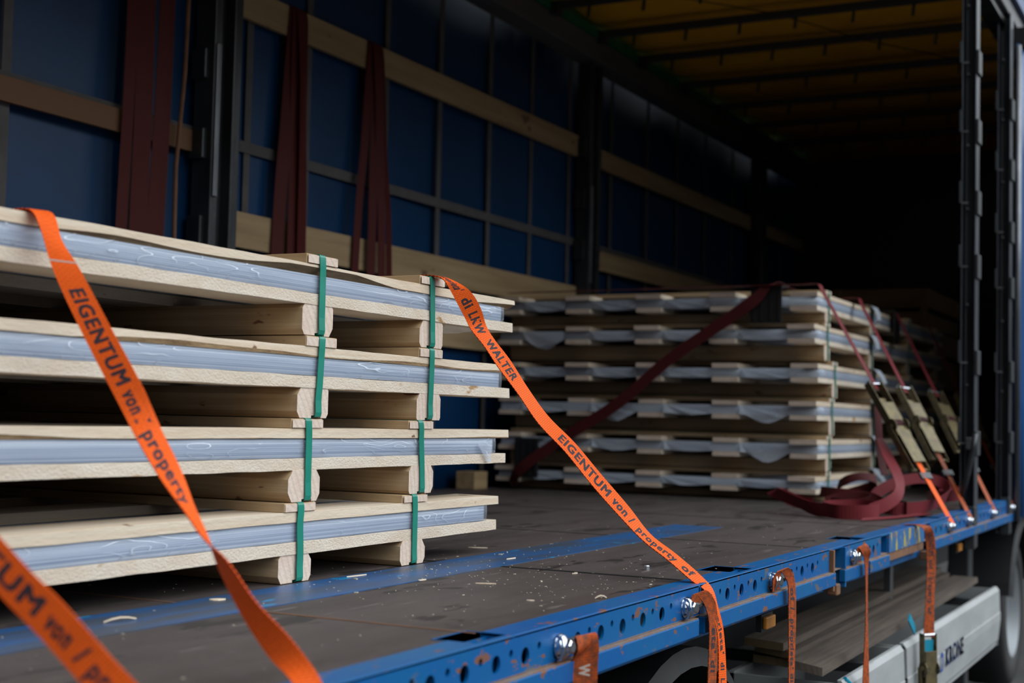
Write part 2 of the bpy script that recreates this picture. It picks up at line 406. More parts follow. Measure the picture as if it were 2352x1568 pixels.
def bearer_x(mb, x0, x1, yc, w, z0, z1, seed, notch_y=None, ch=.018):
    r = random.Random(seed); y0, y1 = yc-w/2, yc+w/2
    c = [ch*r.uniform(.3, 1.3) for _ in range(4)]
    sec = [(y0+c[0]*.7, z0)]
    if notch_y is not None:
        sec += [(notch_y-.020, z0), (notch_y-.020, z0+.006), (notch_y+.020, z0+.006), (notch_y+.020, z0)]
    sec += [(y1-c[1]*.7, z0), (y1, z0+c[1]), (y1, z1-c[2]), (y1-c[2]*.8, z1), (y0+c[3]*.8, z1), (y0, z1-c[3]), (y0, z0+c[0])]
    rings = [[(x, y, z) for y, z in sec] for x in (x1, x0)]
    return mb.loft(rings, 0, capmi=1)

# ================================================================ TRAILER SHELL
XW = -3.93           # inner face of the far side slats
# deck
SE = -1.27
pockets = [(2.235, 2.36, .03), (3.70, 3.84, .055), (5.03, 5.16, .05), (6.5, 6.62, .04)]
mb = MB()
mb.box(XW-.05, -1.34, -3, 14, -.03, 0)
ys = [-3]+[v for p in pockets for v in p[:2]]+[14]
for a, b_ in zip(ys[::2], ys[1::2]): mb.box(-1.34, SE, a, b_, -.03, 0)
for p in pockets: mb.box(-1.34, SE-p[2], p[0], p[1], -.03, 0)
struct(mb.build('floor', deck_m))
# seams between plywood panels: narrow proud joint strips, slightly sunken look from dark sealant
for i, y in enumerate((1.18, 2.345, 3.44, 4.62, 5.83, 7.0)):
    m_ = MB().box(-3.9, SE-.004, y-(.010 if i == 2 else .004), y+(.010 if i == 2 else .004), 0, .0012)  # third strip widened to make a heavier dark line by the strap
    struct(m_.build('trim_%d' % (i+10), black_plastic if i != 1 else rust_brown))
struct(MB().box(-1.985, -1.79, -3, 5.27, 0, .0018).build('trim_1', paint_strip))
# a short end tongue of the painted strip, thinner where it was worn
# far curtain
n = 120; mb = MB(); zs = [-.02, .4, .8, 1.2, 1.6, 2.0, 2.4, 2.85]
vs = []; fs = []
for i in range(n+1):
    y = -3+17*i/n
    for k, z in enumerate(zs):
        vs.append((XW-.055-.018*noise.noise(Vector((y*1.3, z*.8, 5)))-.01*math.sin(y*2.1), y, z))
for i in range(n):
    for k in range(len(zs)-1):
        a = i*len(zs)+k; fs.append((a, a+1, a+len(zs)+1, a+len(zs)))
mb.add(vs, fs)
wl = mb.build('wall_left', curtain_m, smooth=True); struct(wl)
sol = wl.modifiers.new('solid', 'SOLIDIFY'); sol.thickness = .004; sol.offset = -1
for y in (-.5, .6, 1.6, 2.6, 3.655, 4.30, 5.05, 5.50, 6.19, 6.745, 7.33, 7.88, 8.44, 9.14, 9.82, 10.45, 11.1, 11.8, 12.5, 13.2):
    MB().box(XW-.035, XW-.031, y-.022, y+.022, -.0, 2.84).build('webbing_band', webgrey, wl)
MB().box(XW-.030, XW-.026, -3, 14, 1.555, 1.605).build('webbing_band', webgrey, wl)
MB().box(XW-.030, XW-.026, -3, 14, .60, .64).build('webbing_band', webgrey, wl)
# front wall, roof sheet
struct(MB().box(-4.0, -1.15, 13.9, 14.1, -.03, 3.1).build('wall_front', dark_steel))
n = 100; m = 8; vs = []; fs = []
for i in range(n+1):
    y = -3+17*i/n
    for k in range(m+1):
        x = -3.9+2.65*k/m
        vs.append((x, y, 3.03+.015*math.sin(y*8.1)+.02*noise.noise(Vector((x*2, y*2, 0)))))
for i in range(n):
    for k in range(m): a = i*(m+1)+k; fs.append((a, a+m+1, a+m+2, a+1))
ce = MB().add(vs, fs).build('ceiling', tarp, smooth=True); struct(ce)
ce.modifiers.new('solid', 'SOLIDIFY').thickness = .004
# roof rails
rl = empty('roof_rail', (-3.88, 5.5, 2.78), 'long grey roof rail with green strip above far blue curtain', 'roof rail')
MB().box(-3.96, -3.80, -3, 13.9, 2.78, 2.925).build('beam', alu, rl, bevel=.01)
tag(MB().box(-3.95, -3.79, -3, 13.9, 2.925, 2.985).build('green_strip', green_trim, rl), 'dark green strip')
rr = empty('roof_rail', (-1.28, 5.5, 2.8), 'dark roof rail carrying the open curtain at top right corner', 'roof rail')
MB().box(-1.36, -1.2, -3, 13.9, 2.80, 2.90).build('beam', alu, rr, bevel=.008)
MB().box(-1.33, -1.23, -3, 13.9, 2.755, 2.80).build('runner_track', black_steel, rr)
MB().box(-1.25, -1.17, -3, 13.9, 2.90, 2.985).build('outer_lip', curtain_out, rr)
# roof bows
bow_w = ['first', 'second', 'third', 'fourth', 'fifth', 'sixth']
for i, y in enumerate((6.35, 7.05, 7.80, 8.52, 9.22, 10.06, 10.86, 11.65, 12.5)):
    if i < 1: continue
    o = empty('roof_bow', (-2.6, y, 2.93), ('dark roof bow under yellow tarp, %s counted from the top of the picture' % bow_w[i-1]) if i < 7 else 'dark roof bow in deep shadow above the %s' % ('far stack end' if i == 7 else 'dark crate'), 'roof bow', 'roof bows under the yellow tarp')
    MB().box(-3.84, -1.22, y-.025, y+.025, 2.93, 2.975).build('bar', dark_steel, o, bevel=.004)
    for k in range(7):
        x = -3.55+.36*k
        MB().obox((x, y, 2.895), (.009, 0, 0), (0, .006, 0), (.004, 0, .038)).build('tarp_hook', dark_steel, o)
    for sx_, xx in ((1, -3.82), (-1, -1.24)):
        MB().obox((xx+.03*sx_, y, 2.93), (.05, 0, 0), (0, .035, 0), (0, 0, .035)).build('roller_carriage', black_steel, o, bevel=.006)
# tie cables along the roof
MB().path([(-3.3, 7.0, 2.97), (-3.0, 7.8, 2.92), (-2.6, 8.52, 2.965), (-2.2, 9.22, 2.93), (-1.8, 10, 2.96)], .004).build('roof_cable', black_plastic)
tag(bpy.data.objects['roof_cable'], 'thin dark cable sagging diagonally under the yellow roof tarp', 'cable')

# ---- far side posts with slat pockets
def far_post(y, label, big=True):
    o = empty('trailer_post', (XW+.02, y, 0), label, 'post', None)
    mb = MB()
    x0, x1 = XW-.02, XW+.085
    mb.box(x0, x1, y-.095, y-.045, 0, 2.8)
    mb.box(x0, x1-.05, y-.045, y+.035, 0, 2.8)
    mb.box(x0, x1, y+.035, y+.09, 0, 2.8)
    mb.build('column', black_steel, o, bevel=.006)
    for z in (.35, .80, 1.15, 1.52, 1.86, 2.2):
        for s_ in (-1, 1):
            MB().box(x0-.0, x1-.03, y+s_*.093-.025, y+s_*.093+.025, z-.06-.04*(s_ > 0), z+.07-.04*(s_ > 0)).build('slat_pocket', black_steel, o, bevel=.006)
    for k in range(9):
        z = 1.5+.05*k
        MB().tube((x1-.052, y-.005, z), (x1-.046, y-.005, z), .006, 8).build('rivet', galv, o)
    MB().box(x1-.004, x1+.012, y-.09, y-.06, 1.30, 1.95).build('latch_bar', galv, o, bevel=.004)
    return o
far_post(4.76, 'black steel post with pockets beside the hanging red straps, upper left')
far_post(8.62, 'black steel post between the two runs of light wooden slats')
far_post(12.35, 'black steel post deep in shadow behind the far pallet stack')
def slat(y0, y1, z0, z1, label, m, group='wooden slats along the blue curtain'):
    mb = MB(); plank_y(mb, XW-.024, XW, y0, y1, z0, z1, seed=z0*7+y0, rough=.0008, step=.2)
    o = mb.build('side_board', [m, m, m], None, org=(XW, (y0+y1)/2, z0)); tag(o, label, 'side board', group); return o
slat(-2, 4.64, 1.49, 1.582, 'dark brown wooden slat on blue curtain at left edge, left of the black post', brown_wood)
slat(4.88, 8.52, 2.147, 2.287, 'upper light wooden slat in front of blue curtain between two black posts', old_wood)
slat(4.88, 8.52, 1.125, 1.282, 'lower light wooden slat right behind the near stack top', old_wood)
slat(4.88, 8.52, .79, .905, 'lowest wooden slat glimpsed between the two pallet stacks', old_wood)
slat(8.74, 12.25, 2.13, 2.262, 'upper wooden slat running into the dark right of second post', old_wood)
slat(8.74, 12.25, 1.43, 1.56, 'lower shadowed wooden slat behind top of far stack', old_wood)
slat(12.45, 13.9, 2.13, 2.25, 'short far slat nearly lost in darkness at the trailer front', old_wood)

# ---- right side posts
def near_post(y, lab, lever):
    x = -1.225
    o = empty('trailer_post', (x, y, -.2), lab, 'post')
    mb = MB()
    mb.box(x-.035, x-.029, y-.05, y+.05, -.185, 2.8); mb.box(x+.029, x+.037, y-.05, y+.05, -.185, 2.8); mb.box(x-.035, x+.035, y+.04, y+.05, -.185, 2.8)
    mb.build('column', post_steel, o, bevel=.003)
    MB().box(x-.016, x-.008, y-.03, y-.02, 0, 2.7).build('inner_rail', dark_steel, o)
    for k, z in enumerate((.42, .82, 1.30, 1.62, 1.98, 2.33)):
        MB().box(x-.046, x-.034, y-.056, y+.04, z-.09, z+.02).build('slat_pocket', dark_steel, o, bevel=.003)
        MB().box(x+.036, x+.05, y-.056, y+.04, z-.15, z-.03).build('slat_pocket', dark_steel, o, bevel=.003)
        MB().tube((x-.003, y-.052, z+.2), (x-.003, y-.025, z+.2), .006, 8).build('rivet', galv, o)
        MB().box(x-.035, x+.0, y-.051, y-.045, z-.095, z-.085).build('cross_tab', galv, o)
    MB().box(x-.012, x+.04, y-.055, y-.02, -.19, .02).build('foot', dark_steel, o, bevel=.005)
    if lever:
        MB().path([(x-.02, y-.07, .05), (x+.01, y-.08, .18), (x+.035, y-.085, .30), (x+.045, y-.085, .38)], .013).build('release_lever', black_steel, o, smooth=True)
        MB().box(x+.0, x+.03, y-.09, y-.05, .30, .36).build('lever_catch', galv, o, bevel=.004)
    return o
post_steel = mat('post_steel', (.085,.095,.115), .38, metal=.5, var=(.03,.032,.036), vscale=(8,8,2))
near_post(7.36, 'black channel post with release lever at right, hanging below the blue rail', True)
near_post(8.52, 'black channel post right of the lever post, beside the blue curtain edge', False)
for z0, z1, lb in ((1.12, 1.235, 'upper pale slat end between last post and bunched blue curtain'), (.74, .90, 'lower pale slat end between last post and bunched blue curtain'), (.03, .235, 'pale timber board end low beside last post above the blue rail')):
    mb = MB().box(-1.29, -1.262, 8.86, 13.5, z0, z1)
    o = mb.build('side_board', old_wood, None, org=(-1.28, 11, z0)); tag(o, lb, 'side board', 'wooden slats on the loading side')
# closed part of the near curtain
vs = []; fs = []; n = 160; zs = [-.10, .6, 1.3, 2.0, 2.66]
for i in range(n+1):
    y = 8.64+5.3*i/n; amp = .022*max(0, 1-(y-8.64)/1.2)+.006
    for z in zs: vs.append((-1.160+amp*math.sin(y*34+z*.3), y, z))
for i in range(n):
    for k in range(len(zs)-1): a = i*len(zs)+k; fs.append((a, a+len(zs), a+len(zs)+1, a+1))
wr = MB().add(vs, fs).build('wall_right', curtain_out, smooth=True); struct(wr)
wr.modifiers.new('solid', 'SOLIDIFY').thickness = .003
tag(MB().tube((-1.165, 8.615, -.12), (-1.165, 8.615, 2.64), .017, 16).build('tension_pole', galv, wr, smooth=True), 'steel curtain pole')
MB().box(-1.20, -1.12, 8.66, 13.9, 2.64, 2.76).build('curtain_header', black_plastic, wr)

# ================================================================ BLUE SIDE RAIL
rail = empty('side_rail', (-1.2, 4, -.14), 'blue perforated side rail with rusty edge along the loading side', 'side rail')
def holed_cell(mb, y0, y1, z0, z1, yc, zc, r, x=-1.2, d=.006, n=24):
    """plate cell with a round hole; wall of the hole goes inwards by d"""
    def edge(a):
        c, s_ = math.cos(a), math.sin(a)
        ty = ((y1-yc) if c > 0 else (y0-yc))/c if abs(c) > 1e-6 else 1e9
        tz = ((z1-zc) if s_ > 0 else (z0-zc))/s_ if abs(s_) > 1e-6 else 1e9
        k = min(ty, tz); return yc+c*k, zc+s_*k
    ang = sorted([2*math.pi*i/n for i in range(n)]+[math.atan2(zz-zc, yy-yc) % (2*math.pi) for yy in (y0, y1) for zz in (z0, z1)])
    m = len(ang)
    ou = [(x, *edge(a)) for a in ang]; inn = [(x, yc+r*math.cos(a), zc+r*math.sin(a)) for a in ang]; bk = [(x-d, p[1], p[2]) for p in inn]
    fs = []
    for i in range(m):
        j = (i+1) % m; fs.append((i, j, m+j, m+i)); fs.append((m+i, m+j, 2*m+j, 2*m+i))
    mb.add(ou+inn+bk, fs)
def plate(mb, y0, y1, holes=True, skip=()):
    P = .1172; z0, z1 = -.072, 0.
    if not holes: mb.box(-1.206, -1.2, y0, y1, z0, z1-.001); return
    ph = 2.878-.0295
    k0 = math.ceil((y0-ph)/P); k1 = math.floor((y1-ph)/P)
    yk = ph+k0*P
    if yk > y0: mb.box(-1.206, -1.2, y0, yk, z0, z1-.001)
    for k in range(k0, k1):
        a = ph+k*P
        if any(abs(a+.0295-s_) < .055 for s_ in skip): mb.box(-1.206, -1.2, a, a+P, z0, z1-.001); continue
        holed_cell(mb, a, a+.059, z0, z1-.001, a+.0295, -.043, .0165)
        holed_cell(mb, a+.059, a+P, z0, z1-.001, a+.088, -.031, .0075)
    mb.box(-1.206, -1.2, ph+k1*P, y1, z0, z1-.001)
BOLTS = [1.33, 1.86, 2.555, 3.265, 3.97, 4.90, 6.69, 7.18, 7.92, 8.58]
mb = MB(); plate(mb, -1.5, 3.36, skip=BOLTS); mb.build('perforated_plate', blue_steel, rail)
mb = MB(); plate(mb, 3.37, 4.60, skip=BOLTS); mb.build('perforated_plate', blue_steel, rail)
mb = MB(); plate(mb, 4.78, 5.34, skip=BOLTS); mb.build('perforated_plate', blue_steel, rail)
tag(MB().box(-1.206, -1.196, 5.46, 6.12, -.072, -.001).build('plain_plate', yellow_flaked, rail), 'blue plate with flaked yellow paint')
mb = MB(); plate(mb, 6.26, 13.8, skip=BOLTS); mb.build('perforated_plate', blue_steel, rail)
# top flange, broken at the stake pockets
mb = MB()
for a, b_ in zip([-1.5]+[p[1] for p in pockets], [p[0] for p in pockets]+[13.8]): mb.box(SE, -1.2, a, b_, -.006, .002)
for p in pockets: mb.box(-1.216, -1.2, p[0], p[1], -.006, .002)
mb.build('top_flange', blue_steel, rail, bevel=.002)
for p in pockets:
    mb = MB(); x0 = SE-p[2]; zb = -.065
    mb.box(x0-.004, x0, p[0], p[1], zb, .001); mb.box(-1.220, -1.216, p[0], p[1], zb, -.001)
    mb.box(x0, -1.216, p[0]-.004, p[0], zb, .001); mb.box(x0, -1.216, p[1], p[1]+.004, zb, .001); mb.box(x0, -1.216, p[0], p[1], zb-.004, zb)
    mb.build('stake_pocket', blue_steel, rail)
# inner channel
MB().box(-1.262, -1.256, -1.5, 13.8, -.13, -.007).build('back_channel', blue_steel, rail)
MB().box(-1.256, -1.2, -1.5, 13.8, -.074, -.072).build('channel_floor', rust_edge, rail)
# lower fascia in pieces, with a dirt ledge on top
for a, b_ in ((-1.5, 3.325), (3.365, 4.63), (4.75, 5.08), (5.11, 5.42), (6.22, 13.8)):
    f_ = MB(); f_.box(-1.206, -1.184, a, b_, -.118, -.076); f_.build('lower_fascia', blue_steel, rail, bevel=.003)
    MB().box(-1.199, -1.186, a+.002, b_-.002, -.0765, -.0742).build('dirt_ledge', rust_edge, rail)
tag(MB().box(-1.24, -1.2, 5.46, 6.12, -.105, -.0745).build('rusty_ledge', rust_brown, rail), 'rusty brown ledge')
MB().box(-1.30, -1.235, -1.5, 13.8, -.145, -.119).build('under_beam', blue_steel, rail, bevel=.004)
for y in (4.615, 4.765): MB().box(-1.24, -1.186, y-.008, y+.008, -.135, -.002).build('bracket', rust_brown if y < 4.7 else blue_steel, rail, bevel=.002)
MB().box(-1.236, -1.226, 4.62, 4.77, -.115, -.002).build('bracket', rust_brown, rail)
for y0, y1 in ((5.34, 5.46), (6.12, 6.26)):
    mb = MB(); mb.box(-1.25, -1.244, y0, y1, -.09, -.002); mb.box(-1.25, -1.204, y0, y0+.006, -.09, -.002); mb.box(-1.25, -1.204, y1-.006, y1, -.09, -.002); mb.build('post_socket', blue_steel, rail)
for y in (4.69, 6.19): tag(MB().box(-1.225, -1.19, y-.025, y+.025, -.155, -.118).build('hinge_lug', rust_brown, rail, bevel=.005), 'rusty hinge lug')
# lashing bolts
for i, y in enumerate(BOLTS):
    s_ = Vector((-1.2, y, -.045)); r = random.Random(i)
    mb = MB(); tl = Vector((1, -.25+.2*r.random(), .1)).normalized()
    mb.revolve(s_, tl, [(0, .012), (.001, .024), (.004, .0265), (.0065, .0262), (.007, .022)], 28)
    mb.revolve(s_+tl*.006, tl, [(0, .0235), (.008, .0225), (.013, .0175), (.016, .015)], 28)
    bo = mb.build('lashing_bolt', chrome, rail, smooth=False)
    MB().revolve(s_+tl*.020, tl, [(0, .0145), (.010, .0145), (.013, .011)], 6).build('hex_nut', chrome, bo)
    MB().path([s_+Vector((.006, -.02, .024)), s_+Vector((.022, -.028, .018)), s_+Vector((.026, -.030, 0)), s_+Vector((.020, -.028, -.018)), s_+Vector((.004, -.02, -.025))], .0035).build('shackle_lip', chrome, bo, smooth=True)
    if i not in (0,1): MB().tube(s_+Vector((.010, .02, .002)), s_+Vector((.010, .075, .004)), .012, 12).build('roller', dark_steel, bo)

# ================================================================ SHEET PACKS
def make_pack(label, group, x0, z, ya, yb, bearers, battens, straps, D=1.6, rows=4, pitch=.41, bw=.145, far=False, seed=0, wane=0., guards=(), step=.035, flaps=(), bh=None):
    """z = (bearer bottom, board1 bottom, wrap bottom, wrap top, board2 top, batten top)"""
    r = random.Random(seed)
    zb, z1, z2, z3, z4, z5 = z
    o = empty('sheet_pallet', (x0-D/2, (ya+yb)/2, zb), label, 'pallet', group)
    for i, (y, w) in enumerate(bearers):
        mb = MB(); ny = None
        for s_ in straps:
            if abs(s_[1]-y) < w/2: ny = s_[1]
        dx = r.uniform(-.003, .001)
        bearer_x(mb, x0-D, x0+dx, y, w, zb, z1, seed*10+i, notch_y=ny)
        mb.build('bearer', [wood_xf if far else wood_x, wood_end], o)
    for k in range(rows):
        xr = x0-pitch*k
        mb = MB(); e0, e1 = r.uniform(-.02, .01), r.uniform(-.01, .01)
        plank_y(mb, xr-bw, xr, ya+e0, yb+e1, z1, z2, seed=seed*7+k, rough=.0016 if k == 0 else .0008, step=step if k == 0 else .3)
        mb.build('bottom_board', [wood_y2, bark, wood_end], o)
        mb = MB()
        plank_y(mb, xr-bw, xr, ya+e0*2, yb+e1*2+(0.012 if k == 0 else 0), z3, z4, seed=seed*13+k+50, wane=wane if k == 0 else 0, rough=.0014 if k == 0 else .0008, step=step if k == 0 else .3)
        mb.build('top_board', [wood_y, bark, wood_end], o)
    for i, (y, w) in enumerate(battens):
        MB().box(x0-D, x0+r.uniform(-.003, .002), y-w/2, y+w/2, z4+.0003, z5-.002).build('batten', [wood_x], o, bevel=.0015)
        MB().box(x0+.0021, x0+.0026, y-w/2+.002, y+w/2-.002, z4+.002, z5-.004).build('batten_end_face', [wood_end], o)
    sx0 = x0-.006
    MB().box(x0-D+.03, sx0, ya+.03, yb-.07, z2+.001, z3-.001).build('sheet_stack', sheet_m, o)
    # film: shell round the sheets, slightly bellied, gathered at the ends
    mb = MB(); n = max(8, int((yb-ya)/(.06 if not far else .15))); rings = []
    ym0, ym1 = ya+.022, yb-.058
    for i in range(n+1):
        y = ym0+(ym1-ym0)*i/n
        q = lambda k: noise.noise(Vector((y*7, k*9.1, seed*3.3)))
        g = 1
        if i == 0 or i == n: g = .985
        hm = (z2+z3)/2
        rings.append([(x0-D+.02, y, z2+.0006), (x0-.0030+q(1)*.0015, y, z2+.0006), (x0-.0018+q(2)*.002, y, hm), (x0-.0030+q(3)*.0015, y, z3-.0006), (x0-D+.02, y, z3-.0006)])
    mb.loft(rings); fm = film_far if far else film_near
    mb.build('film_wrap', fm, o, smooth=True)
    for pts in flaps:      # loose film hanging from the near end or side
        mbf = MB()
        mbf.add([Vector(p) for p in pts], [tuple(range(len(pts)))]); f_ = mbf.build('film_flap', fm, o)
        f_.modifiers.new('solid', 'SOLIDIFY').thickness = .001
    for s_ in straps:
        yt, yb_ = s_
        xo = x0+.004
        c = [(x0-D+.01, yt, z5-.0008), (x0-.2, yt, z5-.0008), (x0-.03, yt, z5-.0008), (x0-.004, yt, z5-.0008), (xo-.001, yt, z5-.003), (xo+.001, yt+(yb_-yt)*.2, z5-.02), (xo, yt+(yb_-yt)*.35+r.uniform(-.003, .003), (z2+z3)/2+.02), (xo+.0008, yt+(yb_-yt)*.7, z1+.012), (xo, yb_, z1-.03), (xo-.0005, yb_, zb+.004), (x0-.008, yb_, zb+.002), (x0-.05, yb_, zb+.002)]
        rb = Ribbon(flat_ribbon(c, (0, 1, 0), .0245 if not far else .020), 3, .0007)
        rb.mesh().build('strapping_band', paintgreen, o)
    for y in guards:
        g = MB(); w = .075; rr_ = r.uniform(-.02, .03)
        vs = []; 
        prof = [(-.09, z5-.0025, 1.0), (.0, z5-.0022, 1.), (.022+rr_*.3, z5-.010, .95), (.045+rr_*.5, z3+.005, .8), (.060+rr_, z2+.01, .55), (.035+rr_, z1+.010, .6)]
        rings = []
        for px, pz, ww in prof:
            rings.append([(x0+px, y-w*ww, pz), (x0+px, y+w*ww, pz), (x0+px-.002, y+w*ww, pz+.0006), (x0+px-.002, y-w*ww, pz+.0006)])
        g.loft(rings); tag(g.build('edge_guard', guard_m, o), 'white bent corner guard under the green band')
    return o

NX = -2.0
nb = 'sheet packs in the near stack'
near = [
 dict(label='wrapped sheet pack at bottom of the near stack, standing on the blue floor stripe', z=(.0018,.067,.096,.143,.167,.191), bearers=((2.785,.13),(3.318,.128)), battens=((2.795,.125),(3.325,.125)), straps=((2.793,2.796),(3.316,3.321)), yb=3.80, wane=0),
 dict(label='wrapped sheet pack second from bottom in the near stack', z=(.191,.266,.294,.341,.365,.3905), bearers=((2.808,.128),(3.352,.128)), battens=((2.815,.128),(3.345,.128)), straps=((2.814,2.819),(3.338,3.352)), yb=3.845, wane=.006),
 dict(label='wrapped sheet pack third from bottom in the near stack, knotty lower boards', z=(.3905,.463,.492,.538,.562,.590), bearers=((2.838,.128),(3.385,.128)), battens=((2.862,.13),(3.388,.125)), straps=((2.862,2.852),(3.388,3.386)), yb=3.875, wane=.004),
 dict(label='top wrapped sheet pack of the near stack with orange straps over it', z=(.590,.664,.692,.737,.762,.788), bearers=((2.848,.128),(3.392,.125)), battens=((2.858,.128),(3.388,.13)), straps=((2.852,2.856),(3.378,3.388)), yb=3.88, wane=.030),
]
for i, d in enumerate(near):
    zz = d['z']
    fl = []
    if i == 1: fl = [((NX+.006, 3.66, zz[2]+.03), (NX+.008, 3.745, zz[3]-.004), (NX+.010, 3.735, zz[1]+.002), (NX+.008, 3.715, zz[1]+.004))]
    if i == 3: fl = [((NX-.02, 3.50, zz[1]-.001), (NX-.02, 3.72, zz[1]-.001), (NX-.05, 3.62, zz[1]-.018), (NX-.05, 3.50, zz[1]-.026))]
    if i == 2: fl = []
    sb = [(y, w) for y, w in d['bearers']]+[(1.25, .128), (.72, .128)]
    bt = [(y, w) for y, w in d['battens']]+[(1.25, .128), (.72, .128)]
    make_pack(d['label'], nb, NX, zz, .45, d['yb'], sb, bt, d['straps'], seed=i+1, wane=d['wane'], flaps=fl)

FX = -1.972; FYA = 7.28; FYB = 10.74
fz = [0, .158, .349, .549, .746, .950]; ft = [.158, .349, .549, .746, .950, 1.122]
place = ['bottom', 'second from bottom', 'third from bottom', 'fourth from bottom', 'fifth from bottom', 'top']
for i in range(6):
    b0, tp = fz[i], ft[i]; bh = tp-b0
    z = (b0+(.0018 if i == 0 else 0), b0+bh*.375, b0+bh*.375+.025, tp-.048, tp-.024, tp)
    z = (z[0], b0+max(.045, bh-.122), b0+max(.045, bh-.122)+.025, tp-.048, tp-.024, tp)
    r = random.Random(100+i); dx = (.0, .01, .004, .008, -.008, -.004)[i]
    fl = []
    for k in range(4):      # film sagging between the board ends
        xr = FX+dx-.43*k-.16; wdt = .26; dp = .002+.012*r.random()+(.05 if (i, k) in ((1, 0), (2, 0), (4, 3), (2, 2)) else 0)
        ydep = FYA+.006
        top = z[3]-.002
        pts = [(xr, ydep, top)]
        m_ = 8
        for q in range(m_+1):
            u = q/m_; pts.append((xr-wdt*u, ydep+.012*math.sin(u*9+i), z[2]-dp*math.sin(math.pi*min(1, u*1.1))**1.2*(1 if k else (1-u*.3))))
        pts.append((xr-wdt, ydep, top))
        fl.append(pts)
    fl.append([(FX+dx-.01, FYA+.02, z[3]-.001), (FX+dx-1.86, FYA+.02, z[3]-.001), (FX+dx-1.86, FYA+.018, z[2]+.001), (FX+dx-.01, FYA+.018, z[2]+.001)])
    bx = (7.515, 7.49, 7.56, 7.60, 7.50, 7.50)[i]
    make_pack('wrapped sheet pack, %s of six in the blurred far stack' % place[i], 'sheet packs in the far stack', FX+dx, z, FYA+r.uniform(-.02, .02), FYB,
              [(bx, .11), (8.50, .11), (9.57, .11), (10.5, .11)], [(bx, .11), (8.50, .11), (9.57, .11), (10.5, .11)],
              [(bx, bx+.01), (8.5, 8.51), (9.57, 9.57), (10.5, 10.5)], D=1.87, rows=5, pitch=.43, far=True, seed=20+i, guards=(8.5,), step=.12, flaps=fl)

# dark crate at the back
cr = empty('wooden_crate', (-3.0, 11.9, 0), 'dark wooden crate barely visible behind the far stack', 'crate')
for k, (z0, z1) in enumerate(((.0, .12), (.14, .40), (.42, .68), (.70, .96), (.98, 1.16), (1.18, 1.30), (1.33, 1.48))):
    MB().box(-3.7, -2.17-(.02 if k % 2 else 0), 11.2, 12.6, z0, z1).build('crate_board', dark_crate, cr, bevel=.004)
for x in (-3.68, -2.9, -2.22): MB().box(x, x+.05, 11.16, 11.2, 0, 1.48).build('corner_batten', dark_crate, cr)
# low blocks left of the far stack
tag(MB().box(-3.92, -3.80, 6.95, 7.1, 0.001, .10).build('timber_block', old_wood, None, org=(-3.86, 7.02, 0), bevel=.004), 'short timber block on deck left of the far stack by the curtain', 'block')

# ================================================================ ORANGE STRAPS
STRAP_B=[(-3.55,3.37,.7905,-3.55,3.42,.7905),(-2.6,3.37,.7905,-2.6,3.42,.7905),(-2.06,3.372,.7905,-2.06,3.422,.7905),(-1.998,3.374,0.790,-1.998,3.424,0.791),(-1.966,3.375,0.782,-1.971,3.425,0.785),(-1.950,3.389,0.758,-1.910,3.411,0.759),(-1.919,3.390,0.708,-1.879,3.410,0.732),(-1.895,3.390,0.670,-1.854,3.410,0.690),(-1.870,3.379,0.639,-1.847,3.421,0.653),(-1.827,3.377,0.593,-1.821,3.423,0.614),(-1.788,3.378,0.542,-1.773,3.422,0.561),(-1.721,3.377,0.465,-1.715,3.423,0.482),(-1.659,3.378,0.388,-1.653,3.422,0.409),(-1.580,3.379,0.316,-1.574,3.421,0.341),(-1.503,3.379,0.234,-1.496,3.421,0.261),(-1.425,3.378,0.159,-1.416,3.422,0.180),(-1.356,3.376,0.099,-1.355,3.424,0.112),(-1.288,3.376,0.054,-1.286,3.424,0.067),(-1.225,3.376,0.008,-1.221,3.424,0.019),(-1.190,3.375,-0.014,-1.188,3.425,-0.013),(-1.172,3.375,-0.062,-1.172,3.425,-0.059),(-1.166,3.404,-0.118,-1.168,3.454,-0.114),(-1.166,3.421,-0.245,-1.162,3.469,-0.251),(-1.166,3.43,-0.50,-1.162,3.478,-0.50)]
STRAP_A=[(-3.55,1.905,.7650,-3.55,1.955,.7650),(-2.6,1.905,.7650,-2.6,1.955,.7650),(-2.06,1.905,.7655,-2.06,1.955,.7655),(-1.992,1.906,0.764,-1.984,1.954,0.764),(-1.960,1.903,0.729,-1.928,1.926,0.707),(-1.909,1.885,0.655,-1.865,1.908,0.653),(-1.817,1.870,0.536,-1.774,1.890,0.552),(-1.714,1.853,0.417,-1.673,1.873,0.437),(-1.634,1.825,0.343,-1.625,1.869,0.365),(-1.565,1.807,0.282,-1.568,1.853,0.302),(-1.508,1.790,0.243,-1.525,1.837,0.247),(-1.452,1.775,0.201,-1.478,1.818,0.199),(-1.399,1.766,0.173,-1.437,1.794,0.158),(-1.329,1.755,0.113,-1.371,1.772,0.091),(-1.256,1.746,0.065,-1.297,1.748,0.035),(-1.196,1.738,0.012,-1.225,1.71,0.008),(-1.172,1.75,-.07,-1.172,1.70,-.07),(-1.166,1.75,-.4,-1.166,1.70,-.4)]
